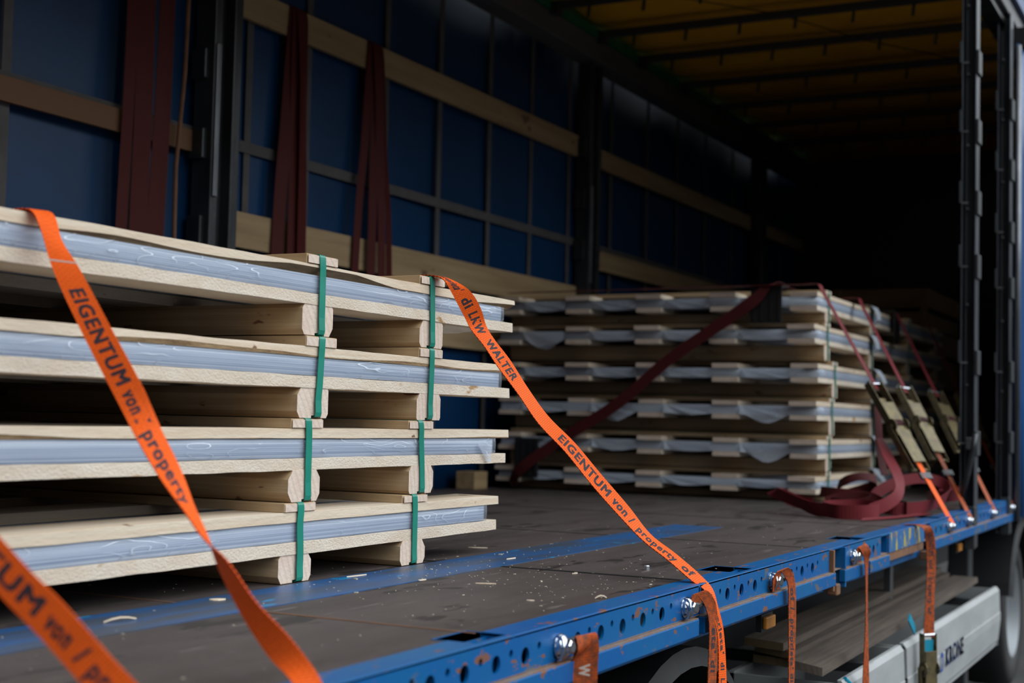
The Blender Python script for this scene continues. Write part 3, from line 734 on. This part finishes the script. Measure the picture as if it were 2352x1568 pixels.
STRAP_C=[(-3.55,1.305,.7650,-3.55,1.355,.7650),(-2.6,1.305,.7650,-2.6,1.355,.7650),(-2.06,1.305,.7655,-2.06,1.355,.7655),(-1.985,1.305,.76,-1.985,1.355,.76),(-1.85,1.31,.60,-1.83,1.352,.62),(-1.69,1.316,.40,-1.66,1.346,.425),(-1.545,1.321,0.266,-1.508,1.339,0.295),(-1.405,1.324,0.160,-1.376,1.336,0.199),(-1.344,1.324,0.121,-1.314,1.336,0.160),(-1.266,1.323,0.067,-1.234,1.337,0.102),(-1.202,1.318,0.020,-1.167,1.342,0.045),(-1.170,1.305,-.05,-1.160,1.355,-.05),(-1.166,1.305,-.4,-1.160,1.355,-.4)]
def on(p, y): return p
RB = Ribbon(STRAP_B); RA = Ribbon(STRAP_A); RC = Ribbon(STRAP_C)
def yz(rb, z, after=None):
    """arc length where the webbing centre passes height z on its way down"""
    for i in range(1, len(rb.a)):
        za = (rb.a[i-1].z+rb.b[i-1].z)/2; zb = (rb.a[i].z+rb.b[i].z)/2
        if za >= z > zb and (rb.a[i].x > -1.99): return rb.s[i-1]+(rb.s[i]-rb.s[i-1])*(za-z)/(za-zb)
    return rb.s[-1]
sB = strap_thing('cargo_strap', RB, orange, 'orange printed strap over right end of the near stack down to blue rail', 'strap', 'orange lashing straps')
def words(rb, side, lst, parent, **k): return lettering(rb, [(t, yz(rb, a), yz(rb, b_)) for t, a, b_ in lst], parent, side, **k)
words(RB, -1, [("proprieta'", .787, .748), ('di', .727, .702), ('LKW', .687, .628), ('WALTER', .610, .504),
      ('EIGENTUM', .355, .210), ('von', .198, .160), ('/', .150, .143), ('property', .128, .052), ('of', .040, .018), ('/', .004, -.003), ("proprieta'", -.024, -.175), ('di', -.195, -.215), ('LKW', -.235, -.29)], sB)
sA = strap_thing('cargo_strap', RA, orange, 'orange printed strap from top of near stack at left, twisted halfway down', 'strap', 'orange lashing straps')
words(RA, -1, [('EIGENTUM', .612, .444), ('von', .433, .395), ('/', .388, .374), ('property', .365, .250)], sA)
sC = strap_thing('cargo_strap', RC, orange, 'orange printed strap crossing the lower left corner, nearest to the viewer', 'strap', 'orange lashing straps')
words(RC, -1, [('EIGENTUM', .325, .148), ('von', .139, .112), ('/', .102, .095), ('property', .086, -.02)], sC)
# sewn seam on strap A
rbx = Ribbon([tuple(RA.at(yz(RA, .665)+d, .0, -RA.th-.0003))+tuple(RA.at(yz(RA, .665)+d, 1., -RA.th-.0003)) for d in (0, .002, .004)], 1, .0003)
rbx.mesh().build('sewn_seam', label_w, sA)

TAIL_D=[(-1.185,2.585,-0.075,-1.180,2.627,-0.070),(-1.168,2.575,-0.050,-1.160,2.615,-0.045),(-1.177,2.583,-0.027,-1.153,2.627,-0.022),(-1.187,2.599,-0.053,-1.143,2.621,-0.040),(-1.186,2.593,-0.087,-1.144,2.621,-0.083),(-1.183,2.589,-0.163,-1.147,2.623,-0.160),(-1.183,2.589,-0.45,-1.147,2.623,-0.45)]
TAIL_B=[(-1.194,3.270,-0.06,-1.185,3.315,-0.06),(-1.184,3.275,-0.013,-1.172,3.323,-0.007),(-1.176,3.325,-0.036,-1.164,3.372,-0.033),(-1.172,3.352,-0.074,-1.166,3.402,-0.072),(-1.172,3.362,-0.113,-1.166,3.412,-0.115),(-1.174,3.362,-0.240,-1.170,3.412,-0.248),(-1.174,3.362,-0.50,-1.170,3.412,-0.50)]
TAIL_E=[(-1.185,3.93,-0.07,-1.18,3.978,-0.065),(-1.180,3.92,-0.03,-1.172,3.968,-0.02),(-1.170,3.935,-0.011,-1.160,3.982,-0.005),(-1.169,3.996,-0.033,-1.161,4.044,-0.024),(-1.168,4.025,-0.060,-1.162,4.075,-0.058),(-1.169,4.035,-0.130,-1.161,4.084,-0.134),(-1.166,4.035,-0.337,-1.164,4.085,-0.345),(-1.166,4.038,-0.56,-1.164,4.088,-0.56)]
TAIL_F=[(-1.190,4.90,-0.065,-1.18,4.945,-0.065),(-1.180,4.90,-0.013,-1.165,4.945,-0.002),(-1.170,4.920,-0.032,-1.150,4.962,-0.026),(-1.168,4.95,-0.064,-1.166,4.996,-0.068),(-1.164,4.954,-0.258,-1.168,5.003,-0.264),(-1.171,4.953,-0.478,-1.161,5.002,-0.484),(-1.171,4.957,-0.655,-1.161,5.005,-0.662)]
TAIL_G=[(-1.24,5.93,.004,-1.24,5.975,.004),(-1.19,5.926,.006,-1.182,5.972,.006),(-1.163,5.935,-0.010,-1.145,5.976,0.000),(-1.164,5.987,-0.057,-1.136,6.027,-0.051),(-1.163,6.012,-0.147,-1.136,6.054,-0.149),(-1.163,5.990,-0.305,-1.137,6.033,-0.307),(-1.168,5.977,-0.448,-1.132,6.011,-0.449)]
def tail(st, m, lab, wl=None, side=-1):
    rb = Ribbon(st); o = strap_thing('hanging_strap', rb, m, lab, 'strap', 'orange strap tails hanging from the rail')
    if wl: lettering(rb, wl, o, side)
    return o, rb
o, rb = tail(TAIL_D, orange_dirty, 'soiled orange strap tail hanging from the rail bolt nearest the viewer', [('rty', .165, .205), ('of', .225, .25)])
lettering(rb, [('W', .118, .142)], o, -1, t0=.25, cap=.45, name='stitched_mark', m=label_w)
tail(TAIL_B, orange_dirty, 'soiled folded strap tail hanging just behind the long orange strap at the rail', [("eta' di", .19, .30)])
tail(TAIL_E, orange_dirty, 'orange strap tail hanging from the rail in front of the weathered planks', [('of', .19, .23), ('/', .245, .255), ("proprieta' di", .28, .46)])
tail(TAIL_F, orange_dirty, 'narrow edge-on strap tail hanging in front of the white box end')
oG, rG = tail(TAIL_G, orange_dirty, 'orange strap tail ending in a ratchet in front of the white toolbox', [('EIGENTUM', .12, .235), ('von', .25, .29), ('/', .305, .312), ('property', .325, .43), ('of', .445, .47)])

# ---- ratchets
def ratchet(parent, p, d, w, L=.26, m=zinc, K=1.):
    """p start, d direction along the strap, w width direction"""
    p, d, w = Vector(p), Vector(d).normalized(), Vector(w).normalized(); w = (w-d*w.dot(d)).normalized(); n_ = w.cross(d)
    fr = MB()
    for s_ in (-1, 1):
        fr.obox(p+d*L*.32+w*s_*.030*K+n_*.006, d*L*.32, w*.0015, n_*.016*K)
        fr.revolve(p+d*L*.52+w*s_*.030*K-w*.0015, w, [(0, .028*K), (.003, .028*K)], 18)
    fo = fr.build('ratchet_frame', m, parent)
    for s_ in (-1, 1):
        g = MB(); c = p+d*L*.52+w*s_*.0245-w*.0015; rings = []
        for h in (0, .003):
            rings.append([c+w*h+(d*math.cos(a)+n_*math.sin(a))*(.026 if k % 2 else .020) for k, a in enumerate([2*math.pi*k/24 for k in range(24)])])
        g.loft(rings); g.build('ratchet_gear', dark_steel, fo)
    MB().tube(p+d*L*.52-w*.038*K, p+d*L*.52+w*.038*K, .010, 12).build('spindle', m, fo, smooth=False)
    MB().tube(p+d*L*.02-w*.034*K, p+d*L*.02+w*.034*K, .006, 10).build('anchor_pin', chrome, fo)
    MB().tube(p+d*L*.50+n_*.012-w*.022, p+d*L*.50+n_*.012+w*.022, .026*K, 14).build('wound_webbing', red_dark if m is zinc else orange_dirty, fo)
    h = MB()
    for s_ in (-1, 1): h.obox(p+d*L*.76+w*s_*.036*K+n_*.014, d*L*.25, w*.0015, n_*.013*K)
    h.obox(p+d*L*.74+n_*.022, d*L*.25, w*.034*K, n_*.003); h.obox(p+d*L*.60-n_*.012, d*L*.34, w*.028*K, n_*.003)
    h.tube(p+d*L*1.0-w*.042*K+n_*.014, p+d*L*1.0+w*.042*K+n_*.014, .009, 10)
    h.build('ratchet_handle', m, parent, bevel=.001)
    MB().obox(p+d*L*.22+n_*.012, d*L*.04, w*.026, n_*.004).build('release_tab', zinc, parent, bevel=.001)
ratchet(oG, (-1.15, 5.995, -.435), (.02, .0, -1), (.035, .04, 0), L=.27)
MB().obox((-1.15, 5.995, -.49), (.014, .018, 0), (-.001, .001, 0), (0, 0, .03)).build('blue_tag', cyan_plastic, oG)

# ================================================================ LASHING OVER THE FAR STACK
tops = [(-1.95, 7.13), (-1.95, 8.06), (-1.95, 9.02), (-1.95, 10.03)]
ends = [(-1.185, 6.70), (-1.185, 7.19), (-1.185, 7.93), (-1.185, 8.59)]
nm = ['front, nearest', 'second', 'third, over the black protector', 'rearmost']
for i in range(4):
    tx, ty = tops[i]; ex, ey = ends[i]
    if i == 0: ty = 7.21
    P0 = Vector((tx, ty, 1.128)); P1 = Vector((ex, ey, -.03)); D_ = P1-P0
    o = empty('ratchet_lashing', (ex, ey, -.05), 'red strap with ratchet and orange lower end beside far stack, ' + nm[i], 'strap', 'ratchet lashings on the far stack')
    wd = Vector((0, 1, 0))
    up = [(-3.8, ty+.1, 1.127), (-2.6, ty+.02, 1.127), (-2.03, ty, 1.128), tuple(P0), tuple(P0+D_*.03), tuple(P0+D_*.15), tuple(P0+D_*.47)]
    Ribbon(flat_ribbon(up, (.12, 1, 0), .05), 4).mesh().build('red_webbing', red_web, o)
    ratchet(o, P0+D_*.44, D_, (.75, 1, 0), L=.52, K=1.3)
    lo = [tuple(P0+D_*.66), tuple(P0+D_*.8), tuple(P0+D_*.97), tuple(P1), (ex+.004, ey+.01, -.055)]
    Ribbon(flat_ribbon(lo, (.25, 1, 0), .045), 4).mesh().build('orange_webbing', orange if i < 1 else orange_dirty, o)
    c = P0+D_*.82; dn = D_.normalized()
    MB().obox(c, dn*.018, Vector((.55, .83, 0)).normalized()*.034, dn.cross(Vector((.55, .83, 0)).normalized())*.006).build('buckle_hook', dark_steel, o, bevel=.002)
# hanging tail from the first ratchet to the pile
tl = [(-1.60, 7.02, .50), (-1.585, 6.98, .38), (-1.57, 6.96, .27), (-1.55, 6.93, .20), (-1.535, 6.90, .17)]
tag(Ribbon(flat_ribbon(tl, (.6, 1, 0), .05)).mesh().build('strap_tail', red_dark, None, org=(-1.55, 6.9, .17)), 'dark red tail dropping from the nearest ratchet to the heap', 'strap')
# corner protectors
def protector(c, axis, lab, z=1.128, w=.085, drop=.19, m=black_plastic):
    o = empty('corner_protector', c, lab, 'protector', 'black corner protectors')
    c = Vector(c); ax = Vector(axis)             # outward direction
    sd = Vector((-ax.y, ax.x, 0))
    mb = MB(); mb.obox(c+Vector((0, 0, .004))-ax*.05, ax*.06, sd*w, Vector((0, 0, .004)))
    mb.obox(c+ax*.012-Vector((0, 0, drop/2)), ax*.004, sd*w, Vector((0, 0, drop/2+.004)))
    mb.build('angle_plate', m, o, bevel=.003)
    for s_ in (-.8, -.3, .3, .8): MB().obox(c+ax*.018-Vector((0, 0, drop/2))+sd*w*s_, ax*.004, sd*.004, Vector((0, 0, drop/2-.01))).build('rib', m, o)
    return o
protector((-2.235, 7.245, 1.126), (0, -1, 0), 'black corner protector on top front edge of far stack under the diagonal strap')
protector((-3.62, 7.235, .285), (0, -1, 0), 'black corner protector low at left front of far stack', w=.075, drop=.21)
protector((-1.955, 9.02, 1.126), (1, 0, 0), 'black corner protector on far stack side under the third strap', w=.07)
# diagonal strap on the front
dg = [(-2.13, 8.3, 1.13), (-2.19, 7.5, 1.132), (-2.22, 7.22, 1.13), (-2.28, 7.20, 1.06), (-2.43, 7.20, .955), (-2.77, 7.20, .73), (-3.05, 7.20, .50), (-3.41, 7.20, .28), (-3.66, 7.20, .10), (-3.72, 7.25, .03)]
wdd = [(1, .1, 0), (1, .1, 0), (1, .1, .2), (.8, 0, -.7), (.6, 0, -.85), (.6, 0, -.85), (.6, 0, -.85), (.58, 0, -.85), (.58, 0, -.85), (.6, 0, -.8)]
tag(Ribbon(flat_ribbon(dg, wdd, .062)).mesh().build('cargo_strap', red_dark, None, org=(-3.72, 7.25, .03)), 'dark red strap running diagonally across the front of the far stack', 'strap')

# ---- heap of red webbing on the deck
def heap(lab, pts, tilt=0., h=.062, m=red_web, name='red_webbing_coil'):
    st = []
    for i, p in enumerate(pts):
        p = Vector(p[:3])+Vector((0, 0, .006 if p[2] > .012 else 0)); t_ = Vector(pts[i][3:6]) if len(pts[i]) > 3 else Vector((0, 0, 1))
        t_ = t_.normalized()*h/2
        st.append((*(p-t_), *(p+t_)))
    rb = Ribbon(st, 6, .0012)
    return tag(rb.mesh().build(name, m, None, org=(*(rb.a[-1][:2]), 0)), lab, 'strap', 'loose red webbing heaped on the deck')
# front run: loop at left, tail along the floor, round coil, rising end
heap('red webbing loop nearest the front, curling from the left into a round coil', [
 (-1.78, 6.50, .030, .3, 0, 1), (-1.88, 6.55, .045, .4, 0, 1), (-1.93, 6.50, .075, .8, 0, .7), (-1.94, 6.42, .09, 1, 0, .5), (-1.90, 6.36, .080, .3, -.5, 1), (-1.80, 6.30, .055, 0, -.6, 1), (-1.70, 6.22, .030, 0, -.3, 1), (-1.62, 6.16, .028, 0, -.1, 1),
 (-1.55, 6.10, .027, 0, -.1, 1), (-1.46, 6.13, .028, 0, -.1, 1), (-1.42, 6.24, .030), (-1.45, 6.36, .034), (-1.54, 6.42, .036), (-1.63, 6.36, .034), (-1.655, 6.24, .031), (-1.61, 6.15, .028)])
heap('red webbing strand rising from the coil towards the nearest ratchet', [
 (-1.45, 6.22, .030, 0, -.2, 1), (-1.40, 6.36, .06, -.2, -.5, 1), (-1.38, 6.48, .10, -.4, -.6, .8), (-1.40, 6.58, .15, -.7, -.5, .5), (-1.44, 6.68, .20, -.8, -.3, .3), (-1.50, 6.80, .26, -.7, -.6, .2), (-1.56, 6.90, .34, -.3, -.9, 0)])
heap('large red webbing loop standing on edge at the right of the heap', [
 (-1.50, 6.60, .03), (-1.42, 6.55, .028), (-1.34, 6.62, .030), (-1.29, 6.75, .04, .2, -.2, 1), (-1.265, 6.90, .06, .3, -.2, 1), (-1.265, 7.05, .09, .4, 0, 1), (-1.31, 7.14, .13, .2, .3, 1), (-1.40, 7.12, .15, -.2, .4, 1), (-1.50, 7.05, .13, -.4, .3, 1), (-1.58, 6.95, .08, -.3, 0, 1), (-1.60, 6.85, .04)], h=.055)
heap('red webbing fold lying flat behind the coil', [
 (-1.86, 6.95, .07, 0, .6, 1), (-1.76, 6.85, .075, 0, .8, .7), (-1.66, 6.80, .075, 0, .9, .6), (-1.56, 6.76, .06, 0, .8, .8), (-1.50, 6.72, .035, 0, .4, 1), (-1.42, 6.66, .03), (-1.36, 6.56, .03)], m=red_dark)
heap('dark red webbing folds bundled under the near ratchets', [
 (-1.80, 7.05, .10, .2, .4, 1), (-1.74, 6.98, .13, .2, .6, 1), (-1.68, 7.0, .15, 0, .8, .6), (-1.62, 7.06, .14, -.2, .8, .6), (-1.64, 7.14, .10, -.3, .3, 1), (-1.72, 7.16, .07), (-1.80, 7.10, .04), (-1.78, 7.0, .03)], m=red_dark)
heap('red webbing loop at far right of the heap beside the lever post', [
 (-1.45, 7.5, .04), (-1.38, 7.35, .05, .2, 0, 1), (-1.30, 7.45, .06, .2, 0, 1), (-1.28, 7.7, .07), (-1.34, 7.9, .06), (-1.45, 7.8, .04)])
heap('straight red webbing end lying along the deck edge', [
 (-1.44, 6.05, .0095, 0, 1, .15), (-1.38, 6.25, .0095, -.6, 1, .15), (-1.33, 6.5, .0095, -.9, 1, .1), (-1.30, 6.75, .0095, -1, .6, .1)], h=.045)
heap('crumpled red webbing under the front of the heap', [
 (-1.72, 6.62, .03), (-1.66, 6.55, .032), (-1.58, 6.58, .035, .3, 0, 1), (-1.56, 6.66, .05, .5, 0, 1), (-1.62, 6.72, .06, .6, .3, 1), (-1.70, 6.70, .05), (-1.76, 6.66, .03)], m=red_dark)

# ---- red straps hung over the slats
def hung(y, ztop, zbot, strands, lab, m=red_hung):
    o = empty('hanging_strap', (XW+.03, y, zbot), lab, 'strap', 'red straps hung over the slats')
    for k, (dy, dx, w, tw, yb_) in enumerate(strands):
        pts = [(XW-.028, y+dy, ztop-.25), (XW-.028, y+dy, ztop-.02), (XW-.012, y+dy, ztop+.003), (XW+.006+dx*.3, y+dy, ztop-.004), (XW+.012+dx, y+dy+(yb_-dy)*.15, ztop-.2), (XW+.016+dx, y+dy+(yb_-dy)*.4, ztop-.55), (XW+.018+dx, y+dy+(yb_-dy)*.7, ztop-.85), (XW+.02+dx, y+yb_, zbot)]
        wd = [(0, 1, 0)]*4+[(tw, 1, 0), (tw*1.5, 1, 0), (tw, 1, 0), (tw*.6, 1, 0)]
        Ribbon(flat_ribbon(pts, wd, w), 5).mesh().build('webbing', m, o)
    return o
hung(5.34, 2.287, .75, [(-.02, 0, .07, .3, -.13), (.0, .012, .10, .1, .0), (.02, .02, .09, -.2, .05)], 'dark red straps draped over upper slat just right of the left black post')
hung(6.0, 2.287, .75, [(-.03, 0, .05, .2, -.15), (.0, .012, .055, .3, -.01), (.03, .02, .07, -.2, .17), (-.01, .026, .05, .3, .08)], 'dark red straps spreading in three strands from upper slat, second bundle')
# loops on the first slat, hung from the roof rail
o = empty('hanging_strap', (XW+.03, 4.3, .75), 'dark brown red straps hanging full height left of the left black post', 'strap', 'red straps hung over the slats')
for y, w, dx, yb_ in ((4.235, .05, .01, -.02), (4.30, .08, .02, .0), (4.40, .05, .03, -.03), (4.46, .03, .012, -.02)):
    Ribbon(flat_ribbon([(XW+dx, y, 2.75), (XW+.01+dx, y, 2.2), (XW+.015+dx, y+yb_*.5, 1.6), (XW+.01+dx, y+yb_, 1.1), (XW+.01+dx, y+yb_, .75)], (.3, 1, 0), w), 4).mesh().build('webbing', red_hung, o)
tag(MB().path([(XW+.03, 4.56, 2.75), (XW+.03, 4.555, 2.2), (XW+.035, 4.54, 1.8), (XW+.03, 4.51, 1.4), (XW+.03, 4.52, .75)], .009).build('hanging_rope', rust_brown, None, org=(XW+.03, 4.52, .75)), 'thin brown rope hanging close to the left black post', 'rope')

# ================================================================ UNDER THE DECK
struct(MB().box(-15, 12, -10, 30, -1.5, -1.4).build('ground', asphalt))
ch = empty('trailer_chassis', (-2.6, 5, -.6), 'dark steel chassis beams under the trailer deck', 'chassis')
for x in (-2.1, -3.1): MB().box(x-.06, x+.06, -3, 13.8, -.62, -.16).build('main_beam', dark_steel, ch, bevel=.01)
for k in range(14): y = -1.2+1.08*k; MB().box(-3.9, -1.31, y-.04, y+.04, -.155, -.032).build('cross_member', dark_steel, ch)
struct(MB().box(-3.98, -3.94, -3, 13.8, -.9, -.02).build('wall_skirt', dark_steel))
def fender(yc, lab, zc=-.86, r=.66):
    o = empty('wheel', (-1.5, yc, -1.4), lab, 'wheel')
    g = MB()
    g.revolve((-1.72, yc, zc), (1, 0, 0), [(0, .30), (0, r-.16), (.02, r-.13), (.10, r-.115), (.24, r-.115), (.32, r-.13), (.34, r-.17), (.335, .32), (.25, .30)], 48); g.build('tyre', rubber, o, smooth=True)
    g = MB(); g.revolve((-1.66, yc, zc), (1, 0, 0), [(0, .05), (.0, .28), (.27, .325), (.275, .31), (.15, .27), (.14, .14), (.22, .13), (.22, .02)], 40); g.build('rim', rim_m, o, smooth=True)
    rings = []
    for k in range(21):
        a = math.pi*(.08+.84*k/20); rings.append([(-1.72, yc+math.cos(a)*r, zc+math.sin(a)*r), (-1.33, yc+math.cos(a)*r, zc+math.sin(a)*r), (-1.31, yc+math.cos(a)*(r-.05), zc+math.sin(a)*(r-.05)), (-1.33, yc+math.cos(a)*(r-.015), zc+math.sin(a)*(r-.015)), (-1.72, yc+math.cos(a)*(r-.015), zc+math.sin(a)*(r-.015))])
    g = MB(); g.loft(rings); g.build('mudguard', fender_m, o)
    return o
fender(3.62, 'trailer wheel with dark grey mudguard at bottom centre under the rail')
fender(10.1, 'trailer wheel at bottom right edge beyond the toolbox', zc=-.80, r=.62)
# landing leg / flap panels beyond the toolbox
lg = empty('landing_leg', (-1.5, 8.75, -1.4), 'dark square landing leg behind the white toolbox', 'landing leg')
MB().box(-1.56, -1.44, 8.68, 8.82, -1.0, -.14).build('outer_leg', dark_steel, lg, bevel=.01)
MB().box(-1.54, -1.46, 8.70, 8.80, -1.36, -1.0).build('inner_leg', dark_steel, lg, bevel=.01)
MB().box(-1.62, -1.38, 8.62, 8.88, -1.4, -1.36).build('foot', dark_steel, lg, bevel=.01)
tag(MB().box(-1.50, -1.47, 6.74, 6.80, -.42, -.15).build('steel_bracket', galv, None, org=(-1.48, 6.77, -.3)), 'thin grey bracket hanging under the deck above the planks', 'bracket')
for y, lab in ((4.08, 'small amber side marker under the rail near the strap tails'), (7.2, 'small amber side marker under the rail near the lever post')):
    o = empty('side_marker', (-1.24, y, -.15), lab, 'marker lamp', 'amber side markers')
    MB().box(-1.262, -1.245, y-.055, y+.055, -.20, -.15).build('lamp_base', black_plastic, o); MB().box(-1.245, -1.232, y-.045, y+.045, -.193, -.157).build('lens', amber, o, bevel=.004)
# weathered planks
pl = [((-1.52, 4.93), (-1.57, 8.1), -.39, .16, 'weathered grey plank on top of the rack behind the white toolbox'),
      ((-1.505, 4.98), (-1.55, 8.2), -.425, .17, 'weathered plank just beneath the topmost one'),
      ((-1.51, 5.02), (-1.55, 8.1), -.462, .17, 'lowest weathered plank in the under-deck rack'),
      ((-1.30, 4.68), (-1.345, 8.0), -.42, .13, 'weathered plank with broken pale end, nearest the toolbox')]
for k, (a, b_, z, w, lab) in enumerate(pl):
    mb = MB(); rings = []
    for i in range(13):
        u = i/12; x = a[0]+(b_[0]-a[0])*u; y = a[1]+(b_[1]-a[1])*u; hh = .028
        sk = .04 if i == 0 else 0
        rings.append([(x-w/2, y+sk*(1+k % 2), z), (x+w/2, y-sk*.4, z), (x+w/2+.002*math.sin(u*20+k), y-sk*.4, z+hh), (x-w/2, y+sk*(1+k % 2), z+hh)])
    mb.loft(rings, 0, capmi=1); tag(mb.build('timber_plank', [weather_wood, wood_end if k == 3 else old_wood], None, org=(a[0], a[1], z)), lab, 'plank', 'weathered planks under the deck')
for y in (5.3, 7.6): tag(MB().box(-1.78, -1.22, y-.03, y+.03, -.50, -.464).build('rack_bar', dark_steel, None, org=(-1.5, y, -.5)), 'dark bar carrying the planks under the deck, %s' % ('nearer' if y < 6 else 'farther'), 'rack')
# toolboxes
def toolbox(y0, y1, z0, z1, lab):
    o = empty('pallet_box', (-1.4, (y0+y1)/2, z0), lab, 'storage box', 'white boxes under the deck')
    sec = [(-1.62, z0), (-1.24, z0), (-1.212, z0+.05), (-1.20, z0+.16), (-1.20, z1-.14), (-1.203, z1-.135), (-1.207, z1-.02), (-1.222, z1), (-1.236, z1), (-1.222, z1-.03), (-1.222, z0+.02), (-1.60, z0+.02), (-1.60, z1-.005), (-1.62, z1-.005)]
    MB().loft([[(x, y, z) for x, z in sec] for y in (y1, y0)]).build('shell', box_white, o)
    for y in (y0, y1-.012): MB().box(-1.615, -1.215, y, y+.012, z0+.02, z1-.012).build('end_panel', box_white, o)
    return o
tb = toolbox(5.84, 8.26, -.80, -.462, 'long white storage box with blue maker lettering under the deck')
toolbox(4.86, 5.79, -.80, -.462, 'short white storage box left of the ratchet under the deck')
vs, fs = text_mesh('KRONE', .03, 1.12)
x0 = min(v[0] for v in vs); x1 = max(v[0] for v in vs)
mb = MB(); mb.add([(-1.1985, 6.64+(v[0]-x0)/(x1-x0)*.46, -.665+v[1]/.73*.082) for v in vs], fs)
mb.build('maker_lettering', logo_blue, tb)
mb = MB()
mb.add([(-1.1985, 6.52, -.675), (-1.1985, 6.57, -.675), (-1.1985, 6.585, -.655), (-1.1985, 6.585, -.600), (-1.1985, 6.565, -.588), (-1.1985, 6.55, -.598), (-1.1985, 6.535, -.588), (-1.1985, 6.52, -.600), (-1.1985, 6.532, -.61), (-1.1985, 6.532, -.662), (-1.1985, 6.565, -.662), (-1.1985, 6.57, -.65), (-1.1985, 6.57, -.615), (-1.1985, 6.55, -.612), (-1.1985, 6.532, -.61)],
       [(0, 1, 2, 11, 10, 9), (2, 3, 12, 11), (3, 4, 5, 13, 12), (5, 6, 7, 8, 13), (7, 0, 9, 8)])
mb.build('maker_emblem', logo_blue, tb)
MB().obox((-1.205, 5.93, -.395), (.003, 0, 0), (0, .06, -.035), (0, .01, .014)).build('x', cyan_plastic)
bpy.data.objects['x'].name = 'cable_tie'
tag(bpy.data.objects['cable_tie'], 'blue plastic tie sticking up behind the ratchet at the box corner', 'tie')
tag(MB().path([(-1.22, 4.90, -.46), (-1.20, 4.96, -.50), (-1.19, 4.99, -.56), (-1.19, 5.0, -.66)], .008).build('cable_tie', cyan_plastic, None, org=(-1.19, 5, -.66)), 'thin blue tie at left end of the short white box', 'tie')

# ================================================================ DEBRIS ON THE DECK
spl = [((-1.955, 2.98), .075, 1.45), ((-1.885, 2.07), .07, 1.3), ((-1.937, 2.42), .035, .9), ((-1.855, 3.62), .05, 1.5), ((-2.10, 3.872), .06, .4), ((-1.29, 2.964), .03, .9), ((-1.553, 3.396), .02, 1.2), ((-1.40, 2.83), .018, .3), ((-1.789, 3.018), .03, 1.4), ((-1.449, 3.887), .02, 1.), ((-1.63, 3.05), .05, .5)]
wh = ['long pale splinter on blue stripe in front of the near stack', 'curled pale shaving at left on the blue stripe', 'small flat wood chip on blue stripe at lower left', 'thin splinter on blue stripe right of the near stack', 'pale splinter beside the right bearer of the near stack', 'upright curled shaving on the deck edge near the rail', 'tiny pale sliver at the dark deck seam', 'pale sliver on the deck near the front rail', 'thin sliver at lower border of the blue stripe', 'tiny chip far on the deck', 'thin dull splinter on open brown deck']
for k, (p, L, a) in enumerate(spl):
    zb = .0022 if -1.985 < p[0] < -1.79 else .0004
    d = Vector((math.cos(a), math.sin(a), 0)); w = Vector((-d.y, d.x, 0)); c = Vector((p[0], p[1], zb))
    wd = .0022 if k != 2 else .012
    rings = [[c+d*L*(u-.5)+w*wd*math.sin(math.pi*min(.97, max(.03, u)))*q+Vector((0, 0, h+.006*math.sin(u*3)*(k in (1, 5)))) for q, h in ((-1, 0), (1, 0), (.6, .003), (-.6, .003))] for u in (0, .25, .5, .75, 1)]
    tag(MB().loft(rings).build('wood_splinter', wood_y, None, org=tuple(c)), wh[k], 'splinter', 'wood splinters on the deck')
nutp = Vector((-1.441, 3.62, .0004))
tag(MB().revolve(nutp, (0, 0, 1), [(0, .008), (.010, .008), (.012, .006)], 6).build('loose_nut', chrome, None, org=tuple(nutp)), 'small loose metal nut on the deck behind the seam', 'nut')
r = random.Random(3); mb = MB()
for k in range(420):
    x = r.uniform(-1.99, -1.28) if k % 3 else r.uniform(-2.6, -1.3); y = r.choice((r.uniform(1.6, 6.5), r.uniform(2.4, 4.2), r.gauss(3.2, .25)))
    s_ = r.uniform(.0005, .0013)*(1 if r.random() > .06 else 2.2); zb = .0019 if -1.985 < x < -1.79 else .0001
    mb.obox((x, y, zb+s_*.5), (s_*r.uniform(.6, 2), s_*r.uniform(-1, 1), 0), (s_*r.uniform(-.5, .5), s_, 0), (0, 0, s_*.5))
tag(mb.build('sawdust_crumbs', crumb_m, None, org=(-1.6, 3.5, 0)), 'scattered pale sawdust crumbs on the dark deck', 'sawdust', kind='stuff')
